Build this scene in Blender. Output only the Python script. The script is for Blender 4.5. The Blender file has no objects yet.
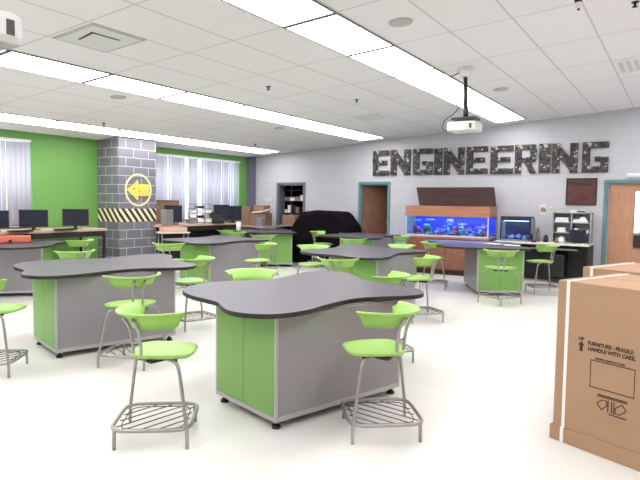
import bpy, bmesh, math, random
from mathutils import Vector, Matrix
random.seed(7)
PI = math.pi
S = bpy.context.scene
COL = S.collection

# ---------------------------------------------------------------- materials
def mat(name, color, rough=0.6, metal=0.0, spec=0.5, bump=0.0, bscale=60, vary=0.0, vscale=8, emit=None, estr=0, alpha=1, coat=0, trans=0):
    m = bpy.data.materials.new(name); m.use_nodes = True
    nt = m.node_tree; b = nt.nodes['Principled BSDF']
    b.inputs['Base Color'].default_value = (*color, 1)
    b.inputs['Roughness'].default_value = rough
    b.inputs['Metallic'].default_value = metal
    b.inputs['Specular IOR Level'].default_value = spec
    b.inputs['Coat Weight'].default_value = coat
    b.inputs['Transmission Weight'].default_value = trans
    b.inputs['Alpha'].default_value = alpha
    if emit:
        b.inputs['Emission Color'].default_value = (*emit, 1); b.inputs['Emission Strength'].default_value = estr
    tc = nt.nodes.new('ShaderNodeTexCoord')
    n = nt.nodes.new('ShaderNodeTexNoise'); n.inputs['Scale'].default_value = vscale; n.inputs['Detail'].default_value = 4
    nt.links.new(tc.outputs['Object'], n.inputs['Vector'])
    if vary > 0:
        r = nt.nodes.new('ShaderNodeMix'); r.data_type = 'RGBA'
        r.inputs[6].default_value = (*[c*(1-vary) for c in color], 1); r.inputs[7].default_value = (*[min(1, c*(1+vary)) for c in color], 1)
        nt.links.new(n.outputs['Fac'], r.inputs[0]); nt.links.new(r.outputs[2], b.inputs['Base Color'])
    if bump > 0:
        n2 = nt.nodes.new('ShaderNodeTexNoise'); n2.inputs['Scale'].default_value = bscale
        nt.links.new(tc.outputs['Object'], n2.inputs['Vector'])
        bp = nt.nodes.new('ShaderNodeBump'); bp.inputs['Strength'].default_value = bump; bp.inputs['Distance'].default_value = 0.01
        nt.links.new(n2.outputs['Fac'], bp.inputs['Height']); nt.links.new(bp.outputs['Normal'], b.inputs['Normal'])
    return m

def math_node(nt, op, a, b=None, c=None):
    n = nt.nodes.new('ShaderNodeMath'); n.operation = op
    for i, v in enumerate((a, b, c)):
        if v is None: continue
        if isinstance(v, (int, float)): n.inputs[i].default_value = v
        else: nt.links.new(v, n.inputs[i])
    return n.outputs[0]

M = {}
M['plastic'] = mat('lime_plastic', (.32, .56, .115), .38, bump=.03, bscale=300, vary=.03)
M['steel'] = mat('brushed_tube', (.38, .36, .34), .35, .75, vary=.04)
M['dark_steel'] = mat('dark_wire', (.10, .085, .07), .5, .4)
M['black'] = mat('black_plastic', (.012, .012, .014), .45, vary=.1)
M['navy'] = mat('dark_screen', (.012, .014, .03), .25, vary=.1)
M['laminate'] = mat('grey_laminate', (.085, .078, .095), .36, spec=.35, bump=.02, bscale=200, vary=.08, vscale=3)
M['edge'] = mat('dark_edge', (.018, .013, .011), .5, vary=.1)
M['door_green'] = mat('green_door_panel', (.20, .40, .095), .4, vary=.05)
M['silver'] = mat('silver_laminate', (.30, .288, .30), .36, .3, vary=.06, vscale=2, bump=.02, bscale=120)
M['alu'] = mat('aluminium_edge', (.48, .48, .48), .35, .6)
M['white_wall'] = None
M['white'] = mat('white_paint', (.8, .8, .8), .5, vary=.02)
M['paper'] = mat('paper', (.85, .85, .84), .8, vary=.03)
M['teal'] = mat('teal_frame_paint', (.12, .26, .275), .45, vary=.06)
M['grey_frame'] = mat('grey_frame_paint', (.16, .17, .20), .5, vary=.06)
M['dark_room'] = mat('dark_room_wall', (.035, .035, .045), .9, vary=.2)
M['card_edge'] = mat('cardboard_flute', (.40, .25, .14), .9, vary=.1)
M['strap'] = mat('white_strap', (.85, .85, .85), .4)
M['ink'] = mat('black_ink', (.04, .025, .02), .8)
M['salmon'] = mat('salmon_plastic', (.75, .18, .12), .45, vary=.1)
M['tan'] = mat('tan_board', (.27, .165, .11), .8, vary=.2)
M['cream'] = mat('cream_top', (.72, .68, .58), .45, vary=.05)
M['grey'] = mat('grey_plastic', (.25, .25, .26), .5, vary=.1)
M['yellow'] = mat('yellow_paint', (.82, .66, .12), .6, vary=.08, vscale=20)
M['pale_yellow'] = mat('pale_yellow_paint', (.85, .76, .42), .6, vary=.05)
M['tarp'] = mat('black_tarp', (.008, .006, .008), .9, spec=.08, bump=.5, bscale=6, vary=.2)
M['brass'] = mat('knob_brass', (.5, .42, .3), .3, .9)
M['blueish'] = mat('blue_back_panel', (.004, .02, .62), .6, vary=.35, vscale=6)
M['projector_white'] = mat('projector_white', (.72, .71, .66), .4, vary=.03)
M['vent_grey'] = mat('vent_grey', (.60, .60, .60), .6, vary=.03)
M['speaker_grey'] = mat('speaker_grille', (.50, .50, .50), .7, vary=.03)

def wood(name, c1, c2, axis='Z', scale=3.0, rough=.45):
    m = bpy.data.materials.new(name); m.use_nodes = True; nt = m.node_tree; b = nt.nodes['Principled BSDF']
    tc = nt.nodes.new('ShaderNodeTexCoord'); mp = nt.nodes.new('ShaderNodeMapping')
    mp.inputs['Scale'].default_value = {'Z': (12, 12, .8), 'X': (.8, 12, 12)}[axis]
    n = nt.nodes.new('ShaderNodeTexNoise'); n.inputs['Scale'].default_value = scale; n.inputs['Detail'].default_value = 6
    cr = nt.nodes.new('ShaderNodeValToRGB'); cr.color_ramp.elements[0].color = (*c1, 1); cr.color_ramp.elements[1].color = (*c2, 1)
    cr.color_ramp.elements[0].position = .35; cr.color_ramp.elements[1].position = .65
    nt.links.new(tc.outputs['Object'], mp.inputs['Vector']); nt.links.new(mp.outputs['Vector'], n.inputs['Vector'])
    nt.links.new(n.outputs['Fac'], cr.inputs['Fac']); nt.links.new(cr.outputs['Color'], b.inputs['Base Color'])
    b.inputs['Roughness'].default_value = rough
    return m
M['door_wood'] = wood('door_wood', (.44, .22, .13), (.54, .28, .16))
M['brown_door'] = wood('brown_door', (.17, .075, .045), (.26, .12, .07))
M['canopy_wood'] = wood('canopy_wood', (.38, .16, .09), (.50, .22, .12), 'X')
M['lid_wood'] = wood('lid_wood', (.035, .014, .011), (.065, .027, .021), 'X', 3.0, .75)
M['stand_wood'] = wood('stand_wood', (.22, .075, .05), (.32, .12, .075))
M['desk_wood'] = wood('desk_edge_wood', (.50, .33, .25), (.62, .45, .36), 'X')
M['rust_wood'] = wood('plaque_wood', (.06, .02, .018), (.12, .038, .032), 'X', 6)

def card_mat():
    m = bpy.data.materials.new('cardboard'); m.use_nodes = True; nt = m.node_tree; b = nt.nodes['Principled BSDF']
    tc = nt.nodes.new('ShaderNodeTexCoord'); sp = nt.nodes.new('ShaderNodeSeparateXYZ'); nt.links.new(tc.outputs['Object'], sp.inputs[0])
    w = nt.nodes.new('ShaderNodeTexWave'); w.inputs['Scale'].default_value = 22; w.inputs['Distortion'].default_value = .6
    nt.links.new(tc.outputs['Object'], w.inputs['Vector'])
    n = nt.nodes.new('ShaderNodeTexNoise'); n.inputs['Scale'].default_value = 2.5; n.inputs['Detail'].default_value = 5
    nt.links.new(tc.outputs['Object'], n.inputs['Vector'])
    f = math_node(nt, 'ADD', math_node(nt, 'MULTIPLY', w.outputs['Fac'], .2), math_node(nt, 'MULTIPLY', n.outputs['Fac'], .8))
    r = nt.nodes.new('ShaderNodeMix'); r.data_type = 'RGBA'
    r.inputs[6].default_value = (.36, .215, .125, 1); r.inputs[7].default_value = (.47, .295, .18, 1)
    nt.links.new(f, r.inputs[0]); nt.links.new(r.outputs[2], b.inputs['Base Color']); b.inputs['Roughness'].default_value = .85
    return m
M['card'] = card_mat()

def block_mat(name, c_block, c_mortar, axes, bw, bh, mortar, rough=.5, vary=.1, msm=.1):
    """painted concrete block; axes picks the horizontal coordinate ('x', 'y', 'x+y')"""
    m = bpy.data.materials.new(name); m.use_nodes = True; nt = m.node_tree; b = nt.nodes['Principled BSDF']
    tc = nt.nodes.new('ShaderNodeTexCoord'); sp = nt.nodes.new('ShaderNodeSeparateXYZ'); nt.links.new(tc.outputs['Object'], sp.inputs[0])
    u = {'x': sp.outputs[0], 'y': sp.outputs[1]}.get(axes) or math_node(nt, 'ADD', sp.outputs[0], sp.outputs[1])
    cb = nt.nodes.new('ShaderNodeCombineXYZ'); nt.links.new(u, cb.inputs[0]); nt.links.new(sp.outputs[2], cb.inputs[1])
    br = nt.nodes.new('ShaderNodeTexBrick')
    br.inputs['Color1'].default_value = (*[c*(1-vary) for c in c_block], 1); br.inputs['Color2'].default_value = (*[c*(1+vary) for c in c_block], 1)
    br.inputs['Mortar'].default_value = (*c_mortar, 1); br.inputs['Scale'].default_value = 1
    br.inputs['Mortar Size'].default_value = mortar; br.inputs['Mortar Smooth'].default_value = msm
    br.inputs['Brick Width'].default_value = bw; br.inputs['Row Height'].default_value = bh
    nt.links.new(cb.outputs[0], br.inputs['Vector']); nt.links.new(br.outputs['Color'], b.inputs['Base Color'])
    b.inputs['Roughness'].default_value = rough
    n = nt.nodes.new('ShaderNodeTexNoise'); n.inputs['Scale'].default_value = 80; nt.links.new(tc.outputs['Object'], n.inputs['Vector'])
    h = math_node(nt, 'SUBTRACT', math_node(nt, 'MULTIPLY', n.outputs['Fac'], .15), br.outputs['Fac'])
    bp = nt.nodes.new('ShaderNodeBump'); bp.inputs['Strength'].default_value = .25; bp.inputs['Distance'].default_value = .004
    nt.links.new(h, bp.inputs['Height']); nt.links.new(bp.outputs['Normal'], b.inputs['Normal'])
    return m
M['wall_back'] = block_mat('white_block_wall', (.55, .55, .585), (.49, .49, .525), 'x', .4, .2, .006, vary=.012, msm=.5)
M['wall_side'] = block_mat('side_block_wall', (.60, .60, .62), (.52, .52, .55), 'y', .4, .2, .006, vary=.012, msm=.5)
M['wall_green'] = mat('green_wall_paint', (.155, .37, .085), .5, bump=.05, bscale=40, vary=.03, vscale=2)
M['pillar'] = block_mat('grey_block_pillar', (.17, .17, .195), (.48, .48, .52), 'x+y', .42, .20, .009, vary=.10)
M['pilaster'] = mat('slate_paint', (.16, .15, .21), .6, vary=.04)

def stripe_mat():
    m = bpy.data.materials.new('hazard_stripes'); m.use_nodes = True; nt = m.node_tree; b = nt.nodes['Principled BSDF']
    tc = nt.nodes.new('ShaderNodeTexCoord'); sp = nt.nodes.new('ShaderNodeSeparateXYZ'); nt.links.new(tc.outputs['Object'], sp.inputs[0])
    u = math_node(nt, 'ADD', math_node(nt, 'ADD', sp.outputs[0], sp.outputs[1]), math_node(nt, 'MULTIPLY', sp.outputs[2], .8))
    fr = math_node(nt, 'FRACT', math_node(nt, 'DIVIDE', u, .17)); g = math_node(nt, 'GREATER_THAN', fr, .5)
    r = nt.nodes.new('ShaderNodeMix'); r.data_type = 'RGBA'; r.inputs[6].default_value = (.02, .012, .01, 1); r.inputs[7].default_value = (.86, .80, .55, 1)
    nt.links.new(g, r.inputs[0]); nt.links.new(r.outputs[2], b.inputs['Base Color']); b.inputs['Roughness'].default_value = .5
    return m
M['hazard'] = stripe_mat()

CA, CB = 3.79, .0717            # the ceiling rises gently to the right
def cz(x): return CA + CB*x
GX0, GPX, GY0, GPY = -3.70, .685, 5.08, 1.37
def ceiling_mat():
    m = bpy.data.materials.new('ceiling_tiles'); m.use_nodes = True; nt = m.node_tree; b = nt.nodes['Principled BSDF']
    tc = nt.nodes.new('ShaderNodeTexCoord'); sp = nt.nodes.new('ShaderNodeSeparateXYZ'); nt.links.new(tc.outputs['Object'], sp.inputs[0])
    def line(o, off, pitch, w):
        f = math_node(nt, 'FRACT', math_node(nt, 'ADD', math_node(nt, 'DIVIDE', math_node(nt, 'SUBTRACT', o, off), pitch), 50))
        d = math_node(nt, 'ABSOLUTE', math_node(nt, 'SUBTRACT', f, .5))
        return math_node(nt, 'GREATER_THAN', d, .5 - w/pitch/2)
    g = math_node(nt, 'MAXIMUM', line(sp.outputs[0], GX0, GPX, .024), line(sp.outputs[1], GY0, GPY, .024))
    n = nt.nodes.new('ShaderNodeTexNoise'); n.inputs['Scale'].default_value = 90; n.inputs['Detail'].default_value = 3; nt.links.new(tc.outputs['Object'], n.inputs['Vector'])
    r0 = nt.nodes.new('ShaderNodeMix'); r0.data_type = 'RGBA'; r0.inputs[6].default_value = (.80, .785, .81, 1); r0.inputs[7].default_value = (.88, .865, .885, 1)
    nt.links.new(n.outputs['Fac'], r0.inputs[0])
    r = nt.nodes.new('ShaderNodeMix'); r.data_type = 'RGBA'; r.inputs[7].default_value = (.62, .61, .62, 1)
    nt.links.new(g, r.inputs[0]); nt.links.new(r0.outputs[2], r.inputs[6]); nt.links.new(r.outputs[2], b.inputs['Base Color'])
    b.inputs['Roughness'].default_value = .85
    bp = nt.nodes.new('ShaderNodeBump'); bp.inputs['Strength'].default_value = .3; bp.inputs['Distance'].default_value = .005
    nt.links.new(math_node(nt, 'SUBTRACT', n.outputs['Fac'], g), bp.inputs['Height']); nt.links.new(bp.outputs['Normal'], b.inputs['Normal'])
    return m
M['ceiling'] = ceiling_mat()
def floor_mat():
    m = bpy.data.materials.new('waxed_floor_tiles'); m.use_nodes = True; nt = m.node_tree; b = nt.nodes['Principled BSDF']
    tc = nt.nodes.new('ShaderNodeTexCoord')
    br = nt.nodes.new('ShaderNodeTexBrick'); br.offset = 0; br.inputs['Scale'].default_value = 1
    br.inputs['Brick Width'].default_value = .305; br.inputs['Row Height'].default_value = .305; br.inputs['Mortar Size'].default_value = .0012
    br.inputs['Color1'].default_value = (.80, .79, .735, 1); br.inputs['Color2'].default_value = (.82, .81, .755, 1); br.inputs['Mortar'].default_value = (.76, .75, .70, 1)
    nt.links.new(tc.outputs['Object'], br.inputs['Vector'])
    n = nt.nodes.new('ShaderNodeTexNoise'); n.inputs['Scale'].default_value = 3; n.inputs['Detail'].default_value = 8; nt.links.new(tc.outputs['Object'], n.inputs['Vector'])
    r = nt.nodes.new('ShaderNodeMix'); r.data_type = 'RGBA'; r.blend_type = 'MULTIPLY'; r.inputs[0].default_value = .12
    nt.links.new(br.outputs['Color'], r.inputs[6]); nt.links.new(n.outputs['Color'], r.inputs[7]); nt.links.new(r.outputs[2], b.inputs['Base Color'])
    b.inputs['Roughness'].default_value = .32; b.inputs['Specular IOR Level'].default_value = .45
    return m
M['floor'] = floor_mat()
def blind_mat():
    m = bpy.data.materials.new('blind_vinyl'); m.use_nodes = True; nt = m.node_tree; b = nt.nodes['Principled BSDF']
    b.inputs['Base Color'].default_value = (.72, .72, .77, 1); b.inputs['Roughness'].default_value = .6
    t = nt.nodes.new('ShaderNodeBsdfTranslucent'); t.inputs['Color'].default_value = (.6, .6, .66, 1)
    mx = nt.nodes.new('ShaderNodeMixShader'); mx.inputs[0].default_value = .42
    nt.links.new(b.outputs[0], mx.inputs[1]); nt.links.new(t.outputs[0], mx.inputs[2])
    nt.links.new(mx.outputs[0], nt.nodes['Material Output'].inputs['Surface'])
    return m
M['blind'] = blind_mat()
def glass_mat(name, tint=(.9, .95, 1), fac=.08):
    m = bpy.data.materials.new(name); m.use_nodes = True; nt = m.node_tree; nt.nodes.remove(nt.nodes['Principled BSDF'])
    t = nt.nodes.new('ShaderNodeBsdfTransparent'); t.inputs['Color'].default_value = (*tint, 1)
    g = nt.nodes.new('ShaderNodeBsdfGlossy'); g.inputs['Roughness'].default_value = .05
    mx = nt.nodes.new('ShaderNodeMixShader'); mx.inputs[0].default_value = fac
    nt.links.new(t.outputs[0], mx.inputs[1]); nt.links.new(g.outputs[0], mx.inputs[2]); nt.links.new(mx.outputs[0], nt.nodes['Material Output'].inputs['Surface'])
    return m
M['glass'] = glass_mat('clear_glass'); M['tank_glass'] = glass_mat('tank_glass', (.75, .85, 1), .06)
M['fixture_gap'] = mat('fixture_rim', (.20, .20, .21), .6)
M['lamp'] = mat('light_diffuser', (1, 1, 1), .5, emit=(1, .975, 1), estr=4.7)
M['tank_lamp'] = mat('aquarium_tube', (1, 1, 1), .5, emit=(.45, .6, 1), estr=22)
M['small_lamp'] = mat('small_aquarium_tube', (1, 1, 1), .5, emit=(.55, .7, 1), estr=2.5)
def collage_mat():
    m = bpy.data.materials.new('scrap_collage'); m.use_nodes = True; nt = m.node_tree; b = nt.nodes['Principled BSDF']
    tc = nt.nodes.new('ShaderNodeTexCoord'); v = nt.nodes.new('ShaderNodeTexVoronoi'); v.inputs['Scale'].default_value = 14; v.distance = 'CHEBYCHEV'
    nt.links.new(tc.outputs['Object'], v.inputs['Vector'])
    sp = nt.nodes.new('ShaderNodeSeparateColor'); nt.links.new(v.outputs['Color'], sp.inputs[0])
    cr = nt.nodes.new('ShaderNodeValToRGB'); cr.color_ramp.interpolation = 'CONSTANT'
    E_ = cr.color_ramp.elements; E_[0].color = (.025, .02, .022, 1); E_[1].position = .25; E_[1].color = (.07, .05, .04, 1)
    for p, c in ((.45, (.035, .045, .04, 1)), (.6, (.12, .07, .055, 1)), (.74, (.05, .055, .075, 1)), (.86, (.14, .13, .12, 1)), (.95, (.5, .5, .5, 1))):
        e = E_.new(p); e.color = c
    nt.links.new(sp.outputs[0], cr.inputs['Fac']); nt.links.new(cr.outputs['Color'], b.inputs['Base Color']); b.inputs['Roughness'].default_value = .5
    return m
M['collage'] = collage_mat()
SCR = [mat('scrap_%s' % n, c, .5, mt) for n, c, mt in (('black', (.02, .02, .022), 0), ('brown', (.10, .055, .04), 0), ('green', (.035, .07, .045), 0), ('grey', (.16, .16, .17), .3), ('blue', (.05, .06, .10), 0), ('white', (.7, .7, .7), 0))]
LM = [None]

# ---------------------------------------------------------------- mesh helpers
def box(bm, x0, y0, z0, x1, y1, z1, mi=0, mtx=None):
    co = [(x0,y0,z0),(x1,y0,z0),(x1,y1,z0),(x0,y1,z0),(x0,y0,z1),(x1,y0,z1),(x1,y1,z1),(x0,y1,z1)]
    v = [bm.verts.new(mtx @ Vector(c) if mtx else c) for c in co]
    for f in ((3,2,1,0),(4,5,6,7),(0,1,5,4),(1,2,6,5),(2,3,7,6),(3,0,4,7)):
        fc = bm.faces.new([v[i] for i in f]); fc.material_index = mi
    return v
def prism(bm, pts, z0, z1, mi=0, mside=None, axis='z', mtx=None):
    def P(a, b, c):
        p = Vector((a, b, c)) if axis == 'z' else (Vector((a, c, b)) if axis == 'y' else Vector((c, a, b)))
        return mtx @ p if mtx else p
    lo = [bm.verts.new(P(x, y, z0)) for x, y in pts]; hi = [bm.verts.new(P(x, y, z1)) for x, y in pts]
    f = bm.faces.new(hi); f.material_index = mi; f2 = bm.faces.new(lo[::-1]); f2.material_index = mi if mside is None else mside
    n = len(pts)
    for i in range(n):
        s = bm.faces.new((lo[i], lo[(i+1) % n], hi[(i+1) % n], hi[i])); s.material_index = mi if mside is None else mside
def cyl(bm, p0, p1, r0, r1=None, n=12, cap=True):
    r1 = r0 if r1 is None else r1
    p0, p1 = Vector(p0), Vector(p1); d = (p1-p0).normalized()
    a = d.orthogonal().normalized(); b = d.cross(a)
    A = [bm.verts.new(p0+(a*math.cos(t)+b*math.sin(t))*r0) for t in [2*PI*i/n for i in range(n)]]
    B = [bm.verts.new(p1+(a*math.cos(t)+b*math.sin(t))*r1) for t in [2*PI*i/n for i in range(n)]]
    for i in range(n): bm.faces.new((A[i], A[(i+1) % n], B[(i+1) % n], B[i])).smooth = True
    if cap: bm.faces.new(A[::-1]); bm.faces.new(B)
def tube(bm, pts, r, n=8, closed=False):
    pts = [Vector(p) for p in pts]; N = len(pts); rings = []; prev = None
    for i in range(N):
        t = (pts[(i+1) % N]-pts[i-1]) if (closed or 0 < i < N-1) else (pts[1]-pts[0] if i == 0 else pts[-1]-pts[-2])
        t.normalize()
        a = t.orthogonal().normalized() if prev is None else (prev - t*prev.dot(t)).normalized()
        prev = a; b = t.cross(a)
        rings.append([bm.verts.new(pts[i]+(a*math.cos(2*PI*k/n)+b*math.sin(2*PI*k/n))*r) for k in range(n)])
    for i in range(N if closed else N-1):
        A, B = rings[i], rings[(i+1) % N]
        for k in range(n): bm.faces.new((A[k], A[(k+1) % n], B[(k+1) % n], B[k])).smooth = True
    if not closed: bm.faces.new(rings[0][::-1]); bm.faces.new(rings[-1])
def catmull(P, n=6, closed=True):
    out = []; N = len(P)
    for i in range(N if closed else N-1):
        p0, p1, p2, p3 = (Vector(P[(i+k) % N] if closed else P[min(max(i+k, 0), N-1)]) for k in (-1, 0, 1, 2))
        for j in range(n):
            t = j/n
            out.append(0.5*((2*p1)+(p2-p0)*t+(2*p0-5*p1+4*p2-p3)*t*t+(3*p1-p0-3*p2+p3)*t**3))
    if not closed: out.append(Vector(P[-1]))
    return out
def obj(name, bm, mats, parent=None, bevel=0, loc=None, smooth=False):
    bmesh.ops.recalc_face_normals(bm, faces=bm.faces)
    me = bpy.data.meshes.new(name); bm.to_mesh(me); bm.free()
    for m in (mats if isinstance(mats, (list, tuple)) else [mats]): me.materials.append(m)
    if smooth:
        for p in me.polygons: p.use_smooth = True
    o = bpy.data.objects.new(name, me); COL.objects.link(o)
    if parent: o.parent = parent
    if loc: o.location = loc
    if bevel:
        md = o.modifiers.new('bevel', 'BEVEL'); md.width = bevel; md.segments = 2; md.limit_method = 'ANGLE'; md.angle_limit = .6
    return o
def bx(name, dims, m, parent=None, bevel=0):
    bm = bmesh.new(); box(bm, *dims); return obj(name, bm, m, parent, bevel)
def tag(o, label, cat, group=None):
    o['label'] = label; o['category'] = cat
    if group: o['group'] = group
    return o
def thing(name, label, cat, loc=(0, 0, 0), rz=0, group=None):
    o = bpy.data.objects.new(name, None); COL.objects.link(o); o.empty_display_size = .1
    o.location = loc; o.rotation_euler = (0, 0, rz); return tag(o, label, cat, group)
def struct(o): o['kind'] = 'structure'; return o
def dup(root, loc, rz, label, group=None):
    r = root.copy(); COL.objects.link(r); r.location = loc; r.rotation_euler = (0, 0, rz); r['label'] = label
    if group: r['group'] = group
    for ch in list(root.children):
        c = ch.copy(); COL.objects.link(c); c.parent = r
        for g in list(ch.children):
            d = g.copy(); COL.objects.link(d); d.parent = c
    return r
def rel(o, p):   # parent with an identity offset: child modelled in the parent's local frame
    o.parent = p; return o

# ---------------------------------------------------------------- the room
XW, XR, YB, YF = -11.15, 2.6, 13.785, -3.0
bm = bmesh.new(); box(bm, XW-.2, YF-.2, -.1, XR+.2, YB+2.4, 0); struct(obj('floor', bm, M['floor']))
bm = bmesh.new()
x0, x1, y0, y1 = XW-.2, XR+.2, YF-.2, YB+.2
v = [bm.verts.new(c) for c in ((x0,y0,cz(x0)),(x1,y0,cz(x1)),(x1,y1,cz(x1)),(x0,y1,cz(x0)),(x0,y0,cz(x0)+.1),(x1,y0,cz(x1)+.1),(x1,y1,cz(x1)+.1),(x0,y1,cz(x0)+.1))]
for f in ((3,2,1,0),(4,5,6,7),(0,1,5,4),(1,2,6,5),(2,3,7,6),(3,0,4,7)): bm.faces.new([v[i] for i in f])
struct(obj('ceiling', bm, M['ceiling']))

def wall_piece(bm, a0, a1, z0, z1, plane, c0, c1, axis):
    """a slab of wall, its top following the ceiling where z1 is None"""
    if axis == 'x':      # runs along x, thickness along y
        zt = (lambda x: cz(x)) if z1 is None else (lambda x: z1)
        co = [(a0,c0,z0),(a1,c0,z0),(a1,c1,z0),(a0,c1,z0),(a0,c0,zt(a0)),(a1,c0,zt(a1)),(a1,c1,zt(a1)),(a0,c1,zt(a0))]
    else:
        zt = cz(max(c0, c1) if plane < 0 else max(c0, c1)) if z1 is None else z1
        co = [(c0,a0,z0),(c1,a0,z0),(c1,a1,z0),(c0,a1,z0),(c0,a0,zt),(c1,a0,zt),(c1,a1,zt),(c0,a1,zt)]
    v = [bm.verts.new(c) for c in co]
    for f in ((3,2,1,0),(4,5,6,7),(0,1,5,4),(1,2,6,5),(2,3,7,6),(3,0,4,7)): bm.faces.new([v[i] for i in f])
# back wall with three openings: store-room, closet door, right door
DZ = 2.22
OP = [(-10.12, -9.22), (-7.38, -6.55), (-1.40, -.35)]
bm = bmesh.new(); a = XW
for p0, p1 in OP:
    wall_piece(bm, a, p0, 0, None, 0, YB, YB+.18, 'x'); wall_piece(bm, p0, p1, DZ-.05, None, 0, YB, YB+.18, 'x'); a = p1
wall_piece(bm, a, XR, 0, None, 0, YB, YB+.18, 'x')
struct(obj('wall_back', bm, M['wall_back']))
# window wall, green; openings for two windows
WZ0, WZ1 = 1.12, 2.84
WN = [(4.2, 6.80), (9.95, 13.22)]
bm = bmesh.new(); a = YF
for p0, p1 in WN:
    wall_piece(bm, a, p0, 0, None, -1, XW-.2, XW, 'y'); wall_piece(bm, p0, p1, 0, WZ0, -1, XW-.2, XW, 'y'); wall_piece(bm, p0, p1, WZ1, None, -1, XW-.2, XW, 'y'); a = p1
wall_piece(bm, a, YB, 0, None, -1, XW-.2, XW, 'y')
struct(obj('wall_left', bm, M['wall_green']))
bm = bmesh.new(); wall_piece(bm, YF, YB, 0, None, 1, XR, XR+.2, 'y'); struct(obj('wall_right', bm, M['wall_side']))
bm = bmesh.new(); wall_piece(bm, XW, XR, 0, None, 0, YF-.2, YF, 'x'); struct(obj('wall_front', bm, M['wall_side']))
bm = bmesh.new(); wall_piece(bm, XW, -10.97, 0, None, 0, 13.58, YB, 'x'); struct(obj('trim_1', bm, M['pilaster']))
for i, (p0, p1) in enumerate(OP + [(None, None)]):
    lo = -10.97 if i == 0 else OP[i-1][1]+.09; hi = XR if p0 is None else p0-.09
    struct(bx('baseboard_back_%d' % (i+1) if i else 'baseboard_back', (lo, YB-.012, 0, hi, YB, .1), M['grey']))
struct(bx('baseboard_left', (XW, YF, 0, XW+.012, 13.58, .1), M['grey']))

# windows
for i, (p0, p1) in enumerate(WN):
    w = bpy.data.objects.new('window_%d' % (i+1), None); COL.objects.link(w); w.location = (XW, (p0+p1)/2, WZ0); struct(w)
    hw = (p1-p0)/2; H = WZ1-WZ0
    bm = bmesh.new()
    for a0, a1, b0, b1 in ((-hw, hw, 0, .05), (-hw, hw, H-.05, H), (-hw, -hw+.05, .05, H-.05), (hw-.05, hw, .05, H-.05), (-.025, .025, .05, H-.05)):
        box(bm, -.17, a0, b0, -.1, a1, b1)
    obj('window_frame', bm, M['alu'], w)
    bx('window_pane', (-.14, -hw+.05, .05, -.13, hw-.05, H-.05), M['glass'], w)
    bx('window_sill', (-.1, -hw, -.02, .04, hw, .0), M['white'], w)
for i, (y0, y1, lab) in enumerate(((4.25, 6.74, 'white vertical blind in the window left of the green wall panel'), (9.98, 13.18, 'wide white vertical blind in the window right of the block pillar'))):
    t = thing('vertical_blind', lab, 'blind', (XW+.06, (y0+y1)/2, WZ1-.04), 0)
    hw = (y1-y0)/2
    bx('headrail', (-.03, -hw, -.02, .03, hw, .03), M['white'], t, .004)
    n = int((y1-y0)/.098); random.seed(3+i)
    for k in range(n):
        yy = -hw+.05+k*(y1-y0-.1)/(n-1); an = math.radians(random.choice((12, 16, 20, 24, 58 if i else 20)))
        bm = bmesh.new(); pr = [(math.sin(s*1.2)*.012+0, s*.052) for s in (-1, -.5, 0, .5, 1)]
        hi = [bm.verts.new((x, y, -.03)) for x, y in pr]; lo = [bm.verts.new((x, y, -1.66)) for x, y in pr]
        for q in range(4): bm.faces.new((lo[q], lo[q+1], hi[q+1], hi[q])).smooth = True
        o = obj('slat', bm, M['blind'], t); o.location = (0, yy, 0); o.rotation_euler = (0, 0, an)
        md = o.modifiers.new('thick', 'SOLIDIFY'); md.thickness = .0015
# door frames
def frame(name, p0, p1, m, w=.055):
    bm = bmesh.new(); f = .025
    for a0, a1, b0, b1 in ((p0-w, p0, 0, DZ-.05), (p1, p1+w, 0, DZ-.05), (p0-w, p1+w, DZ-.05, DZ+.01)):
        box(bm, a0, YB-f, b0, a1, YB, b1)
    for a0, a1, b0, b1 in ((p0, p0+.03, 0, DZ-.05), (p1-.03, p1, 0, DZ-.05), (p0, p1, DZ-.08, DZ-.05)):
        box(bm, a0, YB, b0, a1, YB+.18, b1)
    return struct(obj(name, bm, m))
frame('trim_2', *OP[0], M['grey_frame']); frame('trim_3', *OP[1], M['teal']); frame('trim_4', *OP[2], M['teal'])
# dark rooms behind the two open doorways
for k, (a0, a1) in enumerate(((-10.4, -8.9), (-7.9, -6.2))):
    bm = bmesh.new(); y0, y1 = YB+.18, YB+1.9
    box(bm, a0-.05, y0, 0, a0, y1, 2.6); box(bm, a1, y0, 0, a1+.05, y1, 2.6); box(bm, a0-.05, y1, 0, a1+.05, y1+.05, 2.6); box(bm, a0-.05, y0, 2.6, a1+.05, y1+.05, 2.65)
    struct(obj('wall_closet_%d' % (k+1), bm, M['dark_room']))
# doors
d = bpy.data.objects.new('door_1', None); COL.objects.link(d); d.location = (OP[1][0]+.035, YB+.06, 0); d.rotation_euler = (0, 0, math.radians(46)); struct(d)
bx('door_leaf', (0, 0, .01, .76, .045, DZ-.081), M['brown_door'], d, .003)
bm = bmesh.new(); cyl(bm, (.69, -.05, 1.16), (.69, 0, 1.16), .03, .018); obj('door_knob', bm, M['brass'], d)
d = bpy.data.objects.new('door_2', None); COL.objects.link(d); d.location = (OP[2][0]+.035, YB+.06, 0); struct(d)
bm = bmesh.new(); box(bm, 0, 0, .01, .50, .045, DZ-.081); box(bm, .50, 0, .01, .98, .045, 1.10); box(bm, .50, 0, 2.0, .98, .045, DZ-.081); box(bm, .62, 0, 1.10, .98, .045, 2.0)
obj('door_leaf', bm, M['door_wood'], d)
bm = bmesh.new(); box(bm, .49, -.008, 1.09, .51, 0, 2.01); box(bm, .61, -.008, 1.09, .63, 0, 2.01); box(bm, .51, -.008, 1.09, .61, 0, 1.11); box(bm, .51, -.008, 1.99, .61, 0, 2.01)
obj('window_trim', bm, M['grey_frame'], d); bx('door_glass', (.51, .015, 1.11, .61, .025, 1.99), M['glass'], d)
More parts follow.
